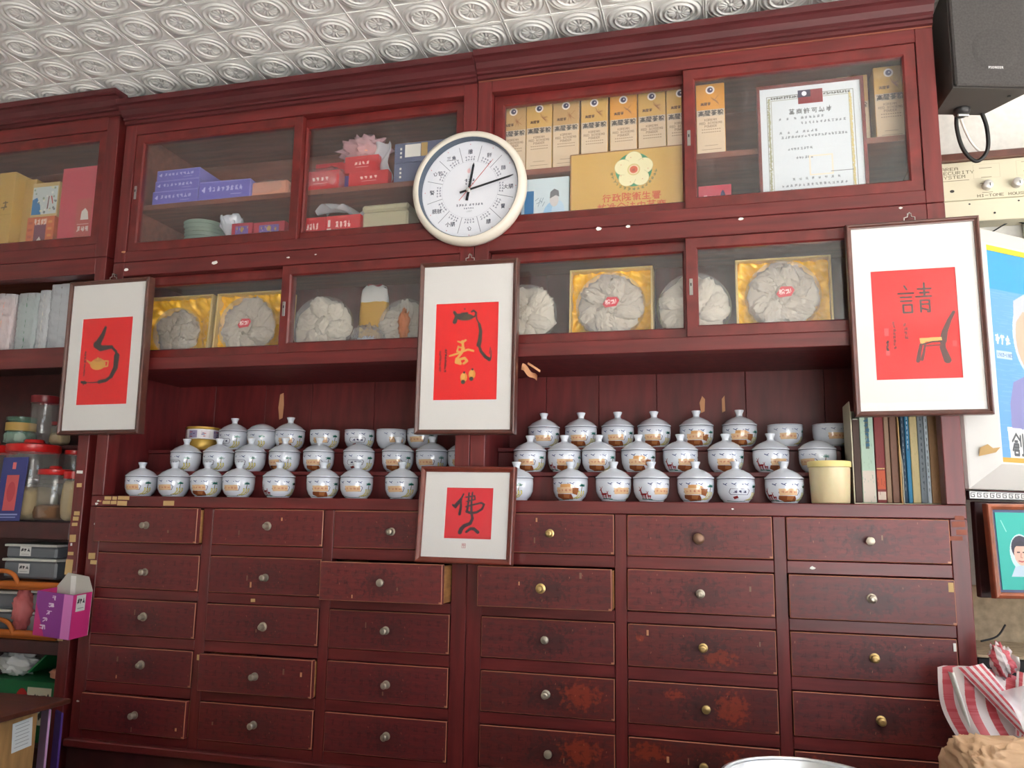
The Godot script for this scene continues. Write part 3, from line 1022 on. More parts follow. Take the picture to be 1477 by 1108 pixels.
func build_side_cabinet() -> void:
	# the case left of the drawer chests
	var x0 := -2.4
	var x1 := -1.228
	var c := thing("display_case", "taller far left mahogany display case with cornice, cut off by the picture edge", "cabinet", Vector3.ZERO, "upper display cases")
	board("post", M.wood_y, c, x1 - 0.045, x1, 2.09, 2.57, -0.05, 0.0)
	board("post", M.wood_y, c, x0, x0 + 0.045, 2.09, 2.57, -0.05, 0.0)
	board("side_panel", M.wood_inside, c, x1 - 0.018, x1, 2.09, 2.57, -0.35, -0.05, 0.0)
	board("side_panel", M.wood_inside, c, x0, x0 + 0.018, 2.09, 2.57, -0.35, -0.05, 0.0)
	board("rail", M.wood_x, c, x0 + 0.045, x1 - 0.045, 2.525, 2.57, -0.05, 0.0)
	board("rail", M.wood_x, c, x0 + 0.045, x1 - 0.045, 2.09, 2.135, -0.05, 0.0)
	board("bottom_panel", M.wood_inside, c, x0 + 0.018, x1 - 0.018, 2.092, 2.13, -0.35, -0.05, 0.0)
	board("top_panel", M.wood_inside, c, x0, x1, 2.57, 2.588, -0.35, 0.0, 0.0)
	board("back_panel", M.wood_inside, c, x0, x1, 2.09, 2.57, -0.362, -0.35, 0.0)
	part("cornice", cornice_mesh(x0, -1.206, false, false, 0.042), M.wood_cornice, c)
	sliding_door(c, -1.85, x1 - 0.046, 2.1355, 2.5245, -0.004, 0)
	sliding_door(c, x0 + 0.046, -1.825, 2.1355, 2.5245, -0.027, 0)
	var m := thing("open_shelf_unit", "far left dark wooden shelf unit full of jars and boxes", "shelf", Vector3.ZERO)
	board("post", M.wood_y, m, x1 - 0.04, x1, 0.0, 2.089, -0.05, 0.0)
	board("post", M.wood_y, m, x0, x0 + 0.04, 0.0, 2.089, -0.05, 0.0)
	board("side_panel", M.wood_dark, m, x1 - 0.018, x1, 0.0, 2.089, -0.35, -0.05, 0.0)
	board("side_panel", M.wood_dark, m, x0, x0 + 0.018, 0.0, 2.089, -0.35, -0.05, 0.0)
	board("back_panel", M.wood_dark, m, x0, x1, 0.0, 2.089, -0.362, -0.35, 0.0)
	board("rail", M.wood_x, m, x0 + 0.04, x1 - 0.04, 2.035, 2.089, -0.05, 0.0)
	for y in [[1.735, 1.8], [1.2, 1.252], [0.862, 0.9], [0.55, 0.6]]:
		board("shelf_rail", M.wood_x if y[0] > 1.5 else M.wood_dark, m, x0 + 0.04, x1 - 0.04, y[0], y[1], -0.02, 0.0)
		board("shelf", M.wood_dark, m, x0 + 0.018, x1 - 0.018, y[1] - 0.02, y[1], -0.35, -0.02, 0.0)
	board("step_shelf", M.wood_dark, m, x0 + 0.018, x1 - 0.06, 1.375, 1.39, -0.26, -0.178)
	board("step_shelf", M.wood_dark, m, x0 + 0.018, x1 - 0.06, 1.49, 1.505, -0.34, -0.185)
	for t in [[-1.25, 1.405, .022, .009, 1], [-1.247, 1.365, .018, .012, 0], [-1.246, 1.28, .02, .012, 0], [-1.248, 1.264, .02, .012, 0], [-1.25, 1.247, .02, .01, 0], [-1.252, 1.205, .022, .022, 0], [-1.254, 1.16, .02, .01, 0], [-1.256, 1.12, .026, .045, 0], [-1.262, 0.91, .02, .01, 0], [-1.255, 1.187, .006, .008, 1]]:
		part("paper_tag", cbox(Vector3(t[2], t[3], 0.001), 0.0002), M.paper_white if t[4] else M.paper_tag, m, Vector3(t[0], t[1], 0.0006), Vector3(0, 0, rng.randf_range(-3, 3)))

# ---------------------------------------------------------------- what stands in the cases
# a carton with print on its front; x0..x1, y from its floor, front at zf
func carton(n: String, label: String, cat: String, mat: String, x0: float, x1: float, y0: float, h: float, zf: float, depth: float, group := "", yaw := 0.0) -> MeshInstance3D:
	return solo(n, label, cat, cbox(Vector3(x1 - x0, h, depth), 0.0012), M[mat], Vector3((x0 + x1) / 2, y0 + h / 2, zf - depth / 2), group, Vector3(0, yaw, 0))

func print_red_box(n: String, sd: int, tape := false, up := 0) -> void:
	var im := img(160, 72, c8(200, 32, 42))
	for k in 4:
		scribble(im, sd + k, 46 + k * 19, 24 - up, 14, 2.6, c8(250, 226, 220))
	rc(im, 52, 48 - up, 62, 2, c8(240, 190, 186))
	rc(im, 58, maxi(2, 8 - up), 40, 2, c8(222, 90, 92))
	if tape:
		rc(im, 8, 8, 12, 16, c8(238, 226, 220))
		rc(im, 4, 27, 20, 15, c8(226, 214, 208))
	printed(n, im, 0.45, 0.2)

func build_case_contents() -> void:
	# --- upper left case: purple cartons
	for v in 2:
		var im := img(192, 48, c8(112, 106, 196))
		rc(im, 0, 0, 192, 3, c8(140, 134, 214))
		for k in 8:
			scribble(im, 40 + k + v * 20, 34 + k * 17, 14, 13, 2.2, c8(196, 192, 234))
		scribble(im, 9, 10, 14, 14, 3, c8(206, 202, 240))
		rc(im, 120, 36, 40, 2, c8(170, 166, 224))
		printed("purple_print%d" % v, im, 0.5, 0.1)
	var sh := 2.2795
	carton("purple_carton", "flat purple carton at the bottom of the stack of three", "carton", "purple_print0", -1.135, -0.965, sh, 0.046, -0.072, 0.12, "purple cartons")
	carton("purple_carton", "flat purple carton in the middle of the stack of three", "carton", "purple_print1", -1.13, -0.964, sh + .0465, 0.036, -0.074, 0.12, "purple cartons")
	carton("purple_carton", "flat purple carton on top of the stack of three", "carton", "purple_print0", -1.126, -0.964, sh + .083, 0.036, -0.074, 0.12, "purple cartons")
	carton("purple_carton", "single flat purple carton right of the purple stack", "carton", "purple_print1", -0.958, -0.776, sh, 0.062, -0.07, 0.12, "purple cartons", 2.0)
	var sp := thing("wrapped_packet", "salmon pink packet in clear wrap beside the purple cartons", "packet", Vector3(-0.71, sh, -0.13))
	part("packet", cbox(Vector3(0.128, 0.05, 0.1), 0.006), M.salmon, sp, Vector3(0, 0.026, 0))
	part("wrapper", blob(Vector3(0.072, 0.03, 0.056), 3.1, 0.25, 3.0, 24, 14, .6), M.clear_plastic, sp, Vector3(-0.004, 0.031, 0))
	# --- plates, ornament, patterned boxes on the floor of the case
	var fl := 2.0865
	var st := thing("plate_stack", "stack of celadon green plates at the bottom of the upper left case", "plates", Vector3(-0.984, fl, -0.155))
	for k in 9:
		part("plate", lathe(V2([0, 0, .03, 0, .033, .004, .065, .011, .0675, .0122, .0655, .0138, .03, .0065, 0, .006]), 40, "plate"), M.celadon, st, Vector3(rng.randf_range(-.004, .004), .021 + k * 0.0135, rng.randf_range(-.003, .003)))
	part("under_dish", lathe(V2([0, 0, .05, 0, .056, .006, .084, .018, .086, .021, .054, .01, 0, .008]), 32), M.pale_dish, st, Vector3(-0.035, 0, 0.005))
	var kn := thing("porcelain_ornament", "small white frilled porcelain ornament beside the green plates", "ornament", Vector3(-0.871, fl, -0.13))
	part("stem", lathe(V2([0, 0, .034, 0, .036, .012, .022, .03, .014, .06, .016, .09, .026, .105]), 20), M.porcelain, kn)
	for k in 6:
		part("petal", blob(Vector3(0.026, 0.026, 0.009), k * 2.3, .4, 3.0, 10, 8), M.porcelain, kn, Vector3(sin(k * 1.05) * .026, .125 + .008 * (k % 2), cos(k * 1.05) * .022), Vector3(20, k * 60, 15))
	for v in 2:
		var im := img(128, 72, c8(176, 44, 62))
		rc(im, 22, 6, 84, 60, c8(120, 96, 176))
		for k in 26:
			dot(im, rng.randf_range(26, 102), rng.randf_range(10, 62), rng.randf_range(1.5, 4), [c8(176, 160, 214), c8(214, 170, 90), c8(92, 70, 160)][k % 3])
		ell(im, 64, 14, 9, 6, c8(196, 160, 92))
		printed("pattern_print%d" % v, im, 0.5)
	carton("patterned_box", "small purple and red patterned box beside the white ornament", "box", "pattern_print0", -0.832, -0.758, fl, 0.108, -0.075, 0.07, "patterned boxes")
	carton("patterned_box", "second purple and red patterned box, nearer the door stile", "box", "pattern_print1", -0.755, -0.646, fl, 0.106, -0.078, 0.07, "patterned boxes")
	# --- red ginseng cartons in the right half of the upper left case
	print_red_box("red_print0", 300)
	print_red_box("red_print1", 340)
	print_red_box("red_print2", 380, true, 12)
	print_red_box("red_print3", 300, false, 12)
	carton("red_carton", "red carton at the back left under a wrapped one", "carton", "red_print0", -0.582, -0.462, sh + 0.0415, 0.074, -0.135, 0.08, "red cartons")
	carton("red_carton", "red carton lying under the back left red carton", "carton", "red_box", -0.58, -0.464, sh, 0.041, -0.135, 0.08, "red cartons")
	var rw := thing("wrapped_carton", "red carton in crinkled clear wrap, in front on the left", "carton", Vector3(-0.53, sh, -0.098), "red cartons")
	part("carton", cbox(Vector3(0.128, 0.062, 0.05), 0.002), M.red_print1, rw, Vector3(0, 0.032, 0))
	part("wrapper", blob(Vector3(0.074, 0.037, 0.029), 7.7, 0.3, 4.0, 26, 14, .55), M.clear_plastic, rw, Vector3(0, 0.039, 0))
	carton("red_carton", "red carton below, right of the wrapped one", "carton", "red_print1", -0.432, -0.302, sh, 0.047, -0.072, 0.08, "red cartons")
	carton("red_carton", "red carton above, under the pink plastic bag", "carton", "red_print0", -0.45, -0.338, sh + 0.0475, 0.054, -0.078, 0.08, "red cartons")
	carton("violet_carton", "narrow violet carton edge between the red cartons", "carton", "violet", -0.455, -0.4335, sh, 0.046, -0.09, 0.06)
	var bag := thing("plastic_bag", "crumpled pale pink plastic bag on the red cartons", "bag", Vector3(-0.405, sh + 0.103, -0.12))
	part("bag_body", blob(Vector3(0.074, 0.042, 0.045), 1.3, 0.7, 2.6, 34, 22), M.pink_film, bag, Vector3(0, 0.034, 0))
	part("bag_content", blob(Vector3(0.05, 0.026, 0.03), 4.3, 0.3, 2.0), M.salmon, bag, Vector3(0.002, 0.03, 0))
	part("bag_tail", surf(func(u: float, v: float) -> Vector3: return Vector3(.05 + u * .05 + sin(v * 9) * .008, .04 - v * .13, .03 + .012 * sin(u * 7 + v * 5)), 12, 14), M.plastic_film, bag)
	for k in 2:
		var gb := thing("blue_grey_box", ["blue grey box below, partly behind the clock", "blue grey box above with a cream label, partly behind the clock"][k], "box", Vector3(-0.195, sh + k * .0635, -0.12), "blue grey boxes")
		part("box_body", cbox(Vector3(0.18, 0.063, 0.09), 0.002), M.blue_grey, gb, Vector3(0, .0317, 0))
		if k == 1:
			part("paper_label", cbox(Vector3(0.05, 0.04, 0.001), 0.0), M.paper_white, gb, Vector3(-.03, .036, .0455))
			part("side_label", cbox(Vector3(0.02, 0.042, 0.001), 0.0), M.tan, gb, Vector3(.007, .037, .0456))
		for j in 3:
			part("mark", cbox(Vector3(.006, .007, .0006), 0.0), M.paper_white, gb, Vector3(-.068, .018 + j * .013, .0454))
	carton("red_carton", "small red carton at the bottom left of the right half", "carton", "red_print3", -0.594, -0.503, fl, 0.106, -0.075, 0.1, "red cartons")
	carton("red_carton", "red carton with white tape left of the cream tin", "carton", "red_print2", -0.5, -0.386, fl, 0.104, -0.07, 0.1, "red cartons")
	solo("plastic_sheet", "folded grey plastic sheet over the lower red cartons", "sheet", surf(func(u: float, v: float) -> Vector3: return Vector3((u - .5) * .18, .02 + .035 * sin(u * 4.2 + .4) * (1 - v * .5) + .012 * sin(u * 15 + v * 6), (v - .5) * .08), 24, 10), M.plastic_film, Vector3(-0.46, fl + 0.109, -0.13))
	var tin := thing("cream_tin", "cream coloured rectangular tin with a lid", "tin", Vector3(-0.308, fl, -0.125))
	part("tin_body", cbox(Vector3(0.148, 0.11, 0.1), 0.006), M.cream_tin, tin, Vector3(0, 0.055, 0))
	part("tin_lid", cbox(Vector3(0.152, 0.022, 0.104), 0.006), M.cream_tin, tin, Vector3(0, 0.12, 0))
	# --- upper right case: row of ginseng powder cartons
	for v in 3:
		var top: Color = [c8(206, 164, 84), c8(214, 148, 46), c8(190, 152, 96)][v]
		var im := img(128, 352, c8(216, 194, 164))
		rc(im, 0, 0, 128, 130, top)
		dot(im, 64, 30, 21, c8(240, 232, 226))
		dot(im, 64, 30, 13, c8(58, 52, 92))
		dot(im, 67, 28, 4, c8(230, 226, 226))
		for k in 16:
			brush(im, [Vector2(84, 84), Vector2(84 + rng.randf_range(-18, 26), 84 + rng.randf_range(-28, 28))], 2.2, 1, c8(150, 96, 40))
		line_of(im, "高麗蔘", 18, 92, 15, 2.2, c8(92, 58, 26))
		rc(im, 0, 130, 128, 34, c8(196, 180, 160))
		line_of(im, "高麗蔘粉", 6, 133, 27, 3.6, c8(64, 58, 58), 1.1)
		var ink := c8(140, 112, 88)
		latin(im, "KOREAN", 64, 176, 1.6, ink, true)
		latin(im, "RED GINSENG", 64, 192, 1.6, ink, true)
		latin(im, "POWDER", 64, 208, 1.6, ink, true)
		for k in 2:
			for j in 9:
				rc(im, 22 + j * 10, 228 + k * 14, 6, 4, ink)
		rc(im, 34, 310, 60, 2, ink)
		rc(im, 20, 330, 90, 2, ink)
		printed("ginseng_print%d" % v, im, 0.5, 0.15)
	var gx := [0.05, 0.128, 0.207, 0.289, 0.372, 0.452, 0.531, 0.612]
	var ord := ["first", "second", "third", "fourth", "fifth", "sixth", "seventh", "eighth"]
	for k in 8:
		carton("ginseng_carton", "gold and beige ginseng powder carton, %s from the left on the shelf" % ord[k], "carton", "ginseng_print%d" % [2, 0, 2, 0, 1, 0, 0, 1][k], gx[k], gx[k] + 0.0765, sh, 0.206, -0.072 - rng.randf_range(0, .004), 0.07, "ginseng powder cartons")
	carton("ginseng_carton", "beige ginseng carton at the far right end behind the certificate", "carton", "ginseng_print0", 1.072, 1.146, sh, 0.206, -0.09, 0.07, "ginseng powder cartons")
	carton("ginseng_carton", "dull beige carton pushed back right behind the certificate", "carton", "ginseng_print2", 0.985, 1.062, sh, 0.206, -0.12, 0.07, "ginseng powder cartons")
	# gold board with a plum blossom seal
	var sg := img(512, 352, c8(205, 166, 84))
	for y in 352:
		for k in 3:
			rc(sg, rng.randf_range(0, 500), y, rng.randf_range(4, 30), 1, c8(200, 160, 78))
	rc(sg, 0, 0, 512, 4, c8(128, 84, 46))
	rc(sg, 0, 0, 4, 352, c8(128, 84, 46))
	dot(sg, 282, 98, 80, c8(62, 150, 112))
	for k in 5:
		var a := TAU * k / 5 - PI / 2
		dot(sg, 282 + cos(a) * 49, 98 + sin(a) * 49, 38, c8(196, 190, 140))
		dot(sg, 282 + cos(a) * 49, 98 + sin(a) * 49, 36, c8(232, 226, 184))
	dot(sg, 282, 98, 46, c8(232, 226, 184))
	for k in 14:
		dot(sg, 282 + cos(k * .9) * 62, 98 + sin(k * .9) * 60, 2, c8(214, 160, 120))
	dot(sg, 282, 98, 28, c8(214, 196, 130))
	dot(sg, 282, 98, 22, c8(236, 206, 170))
	dot(sg, 282, 98, 17, c8(206, 92, 58))
	scribble(sg, 77, 274, 90, 16, 2, c8(170, 60, 40))
	for k in 15:
		var a := PI * (0.05 + k * 0.9 / 14.0)
		scribble(sg, 500 + k, 282 + cos(a) * 98 - 7, 96 + sin(a) * 94 - 7, 14, 2, c8(124, 124, 78))
	line_of(sg, "行政院衛生署", 142, 204, 40, 4.4, c8(196, 86, 48))
	line_of(sg, "核准合法中藥商", 120, 248, 40, 4.4, c8(196, 86, 48))
	printed("seal_print", sg, 0.4, 0.2)
	solo("seal_board", "gold board with a white plum blossom seal and red writing", "sign", cbox(Vector3(0.325, 0.22, 0.006), 0.001), M.seal_print, Vector3(0.424, fl + 0.1105, -0.056), "", Vector3(-1.5, 0, 0))
	# pale blue booklet with a figure
	var bk := img(192, 176, c8(206, 222, 230))
	rc(bk, 0, 0, 30, 176, c8(196, 214, 224))
	rc(bk, 12, 40, 38, 136, c8(26, 116, 176))
	ell(bk, 134, 130, 46, 50, c8(150, 196, 230))
	ell(bk, 150, 112, 26, 34, c8(190, 216, 236))
	ell(bk, 120, 160, 34, 24, c8(120, 176, 222))
	ell(bk, 134, 76, 18, 22, c8(212, 206, 208))
	poly(bk, V2([116, 70, 118, 48, 134, 38, 152, 46, 154, 66, 140, 60]), c8(110, 110, 118))
	for k in 6:
		brush(bk, [Vector2(56 + k * 6, 74 + k % 3 * 10), Vector2(70 + k * 5, 66 + k % 2 * 14)], 1.6, 1.6, c8(110, 140, 160))
	printed("booklet_print", bk, 0.5)
	solo("booklet", "pale blue booklet with a robed figure left of the gold board", "booklet", cbox(Vector3(0.138, 0.16, 0.012), 0.001), M.booklet_print, Vector3(0.188, fl + 0.081, -0.066), "", Vector3(-2, 0, 0))
	var rs := img(96, 56, c8(196, 46, 76))
	for k in 3:
		scribble(rs, 610 + k, 14 + k * 14, 14, 12, 2, c8(236, 170, 186))
		scribble(rs, 620 + k, 14 + k * 14, 30, 12, 2, c8(236, 170, 186))
	ell(rs, 72, 26, 9, 18, c8(48, 40, 96))
	printed("small_red_print", rs, 0.4, 0.2)
	carton("small_red_box", "small crimson box at the bottom right of the seal board", "box", "small_red_print", 0.612, 0.7, fl, 0.108, -0.09, 0.06)
	# certificate
	var ce := img(320, 368, c8(206, 213, 219))
	for k in 2:
		var o := 14 + k * 14
		var col := [c8(120, 124, 116), c8(150, 152, 138)][k] as Color
		rc(ce, o + 8, o + 14, 320 - 2 * o - 16, 2, col)
		rc(ce, o + 8, o + 14, 2, 340, col)
		rc(ce, 312 - o - 2, o + 14, 2, 340, col)
	for k in 60:
		scribble(ce, 700 + k, 25 + rng.randf_range(-1, 1), 34 + k * 5.4, 9, 1.6, c8(150, 150, 120))
		scribble(ce, 800 + k, 283, 34 + k * 5.4, 9, 1.6, c8(196, 180, 120))
	for k in 30:
		scribble(ce, 900 + k, 36 + k * 8.4, 31, 8, 1.6, c8(96, 98, 96))
	rc(ce, 124, 16, 78, 46, c8(130, 30, 40))
	rc(ce, 124, 16, 40, 24, c8(36, 34, 66))
	dot(ce, 144, 28, 8, c8(236, 238, 244))
	line_of(ce, "藥商許可執照", 92, 76, 19, 1.8, c8(84, 88, 92), 1.25)
	for r in [[104, 60, 4, 24], [104, 130, 6, 13], [122, 130, 12, 12], [150, 60, 3, 26], [150, 134, 4, 13], [166, 66, 20, 10.5], [206, 84, 8, 10], [236, 110, 6, 9], [306, 96, 8, 20], [326, 62, 16, 13], [342, 88, 3, 10]]:
		for k in r[2]:
			scribble(ce, 1000 + r[0] + k, r[1] + k * r[3], r[0], 8, 1.3, c8(126, 132, 140))
	for q in [[150, 236, 74, 4], [150, 298, 74, 4], [150, 236, 4, 66], [220, 236, 4, 66]]:
		rc(ce, q[0], q[1], q[2], q[3], c8(224, 210, 188))
	rc(ce, 216, 292, 70, 2, c8(110, 112, 116))
	printed("certificate_print", ce, 0.6)
	var cf := thing("certificate", "white framed certificate with a small red flag at its head", "certificate", Vector3(0.905, 2.279, -0.044), "", Vector3(-2, 0, 0))
	part("frame_moulding", rect_loft(0.268, 0.33, V2([0, -.008, 0, .004, .002, .006, .008, .006, .009, .002, .009, -.008])), M.wood_frame, cf)
	part("paper", cbox(Vector3(0.252, 0.314, 0.002), 0.0), M.certificate_print, cf)
	part("backing", cbox(Vector3(0.262, 0.324, 0.004), 0.0), M.wood_inside, cf, Vector3(0, 0, -.0045))
	build_nests()

func nest_tray(label: String, at: Vector3, r: float, mat: String, sticker: bool, pieces: int, group: String) -> Node3D:
	var t := thing("nest_tray", label, "tray", at, group, Vector3(90 - 4, 0, 0))
	part("dish", lathe(V2([0, -.012, r * .9, -.012, r * .97, -.006, r, .003, r * 1.02, .004]), 40), M.clear_plastic, t)
	part("nest_bed", blob(Vector3(r * .93, .012, r * .93), r * 31, .25, 5.0, 44, 12), M[mat], t, Vector3(0, .0, 0))
	for k in pieces:
		var a := TAU * (k + rng.randf_range(-.25, .25)) / pieces + 0.3
		var d := Vector3(sin(a), 0, cos(a)) * r * rng.randf_range(.5, .62)
		part("nest_piece", blob(Vector3(r * rng.randf_range(.34, .44), .014, r * (1.8 / pieces)), k * 3.7 + r * 90, 0.42, 2.6, 34, 18, .8), M[mat], t, d + Vector3(0, .003 + .004 * (k % 2), 0), Vector3(0, rad_to_deg(a) + 90 + rng.randf_range(5, 40), 8 * sin(k * 2.0)))
	part("nest_piece", blob(Vector3(r * .3, .014, r * .2), r * 50, .5, 2.6, 30, 16, .9), M[mat], t, Vector3(0, .011, 0), Vector3(0, r * 900, 0))
	var crinkle := .0035 if sticker else .0015
	part("lid", lathe(V2([r * 1.03, 0, r * 1.03, .006, r * .99, .02, r * .95, .026]), 48), M.clear_plastic, t)
	part("lid_film", surf(func(u: float, v: float) -> Vector3:
		var a := TAU * u
		var q := v * r * .95
		var z := .0265 + .003 * (1 - v) + crinkle * (noise.get_noise_2d(cos(a) * q * 55 + r * 300, sin(a) * q * 55) + .7 * sin(a * 9 + 6 * noise.get_noise_2d(q * 40, a))) * v * (1.0 if v < .97 else 0.0)
		return Vector3(cos(a) * q, z, sin(a) * q), 64, 18), M.clear_plastic, t)
	if sticker:
		var sx := prism(V2([-.022, -.004, -.016, -.014, .014, -.013, .024, .002, .018, .012, -.008, .015]), 0.001)
		part("sticker", sx, M.sticker_print, t, Vector3(.004, .0318, -.002), Vector3(-90, 0, 4))
	return t

func silk_box(label: String, x0: float, x1: float, y0: float, h: float) -> Node3D:
	var w := x1 - x0
	var b := thing("silk_box", label, "box", Vector3((x0 + x1) / 2, y0 + h / 2, -0.105), "open silk lined gift boxes", Vector3(-3, 0, 0))
	part("box_rim", rect_loft(w, h, V2([0, -.03, 0, .026, .001, .027, .0045, .027, .0055, .026, .0055, -.025])), M.gold_edge, b)
	part("box_back", cbox(Vector3(w - .002, h - .002, .004), 0.0), M.gold_card, b, Vector3(0, 0, -.028))
	var sd := x0 * 17.0
	part("silk_lining", surf(func(u: float, v: float) -> Vector3:
		var dx := absf(u - .5) * 2
		var dy := absf(v - .5) * 2
		var edge := maxf(dx, dy)
		var zz := lerpf(-.02, .006, smoothstep(.5, 1.0, edge))
		zz += (.006 * sin(u * 34 + 4 * noise.get_noise_2d(u * 5 + sd, v * 5)) * smoothstep(.3, .9, dy) + .006 * sin(v * 30 + 5 * noise.get_noise_2d(u * 4, v * 4 + sd)) * smoothstep(.3, .9, dx)) * .8
		zz += .01 * noise.get_noise_2d(u * 7 + sd, v * 7)
		return Vector3((u - .5) * (w - .012), (.5 - v) * (h - .012), zz), 44, 36), M.gold_silk, b)
	return b

func build_nests() -> void:
	var si := img(96, 64, c8(206, 42, 60))
	glyph(si, "粉", 12, 14, 34, 4, c8(246, 222, 220))
	scribble(si, 8, 50, 16, 30, 4, c8(246, 222, 220))
	printed("sticker_print", si, 0.4)
	var fy := 1.7372
	silk_box("gold silk lined box in the left low case, by the first picture", -1.14, -0.888, fy, 0.232)
	nest_tray("clear round tray of grey herb lumps in the leftmost silk box", Vector3(-1.008, 1.852, -0.09), 0.078, "nest_grey", false, 5, "trays in silk boxes")
	silk_box("gold silk lined box against the left low door stile", -0.872, -0.625, fy, 0.232)
	nest_tray("clear round tray with red sticker in the second silk box", Vector3(-0.757, 1.86, -0.09), 0.094, "nest", true, 7, "trays in silk boxes")
	silk_box("gold silk lined box left of the right low door stile", 0.256, 0.486, fy, 0.238)
	nest_tray("clear round tray with red sticker in the third silk box", Vector3(0.37, 1.868, -0.09), 0.094, "nest", true, 8, "trays in silk boxes")
	silk_box("gold silk lined box at the right end beside the last picture", 0.704, 0.944, fy, 0.238)
	nest_tray("clear round tray with red sticker in the rightmost silk box", Vector3(0.822, 1.872, -0.09), 0.094, "nest", true, 8, "trays in silk boxes")
	nest_tray("loose round tray of cream nests in the left low case", Vector3(-0.505, 1.848, -0.1), 0.096, "nest_white", false, 6, "loose nest trays")
	nest_tray("loose round tray partly behind the middle picture, on its left", Vector3(-0.24, 1.842, -0.115), 0.084, "nest", false, 7, "loose nest trays")
	nest_tray("loose round tray partly behind the middle picture, on its right", Vector3(0.128, 1.856, -0.1), 0.088, "nest_white", false, 8, "loose nest trays")
	nest_tray("loose round tray of white nests behind the right low door stile", Vector3(0.594, 1.854, -0.1), 0.096, "nest_white", false, 8, "loose nest trays")
	var pk := img(96, 160, c8(222, 206, 196))
	rc(pk, 0, 0, 96, 16, c8(176, 50, 62))
	rc(pk, 0, 16, 96, 50, c8(226, 226, 224))
	rc(pk, 46, 20, 22, 22, c8(128, 62, 62))
	scribble(pk, 5, 10, 26, 14, 2.5, c8(60, 60, 66))
	rc(pk, 0, 66, 96, 54, c8(206, 158, 46))
	for k in 40:
		var px := rng.randf_range(4, 92)
		var py := rng.randf_range(68, 118)
		brush(pk, [Vector2(px, py), Vector2(px + rng.randf_range(-14, 14), py + rng.randf_range(-6, 6))], 2.5, 2, [c8(226, 184, 70), c8(184, 130, 34)][k % 2])
	printed("packet_print", pk, 0.35, 0.3)
	solo("herb_packet", "upright packet with yellow shreds and a red top", "packet", blob(Vector3(0.046, 0.125, 0.016), 2.0, .1, 2.0, 24, 16, .45), M.packet_print, Vector3(-0.372, fy + 0.13, -0.17))
	var cb := thing("crystal_bag", "clear bag of crystals in front of the yellow packet", "bag", Vector3(-0.356, fy + .004, -0.09))
	part("bag_film", blob(Vector3(0.05, 0.05, 0.024), 6.1, .4, 3.0, 28, 18, .8), M.clear_plastic, cb, Vector3(0, .052, 0))
	part("crystals", blob(Vector3(0.046, 0.03, 0.022), 8.8, .9, 6.0, 30, 18), M.porcelain, cb, Vector3(0, .034, 0))
	solo("red_root", "reddish root lying on the tray left of the middle picture", "root", blob(Vector3(0.016, 0.042, 0.01), 4.4, .8, 5.0, 20, 16), M.basket_orange, Vector3(-0.232, fy + 0.1, -0.068))

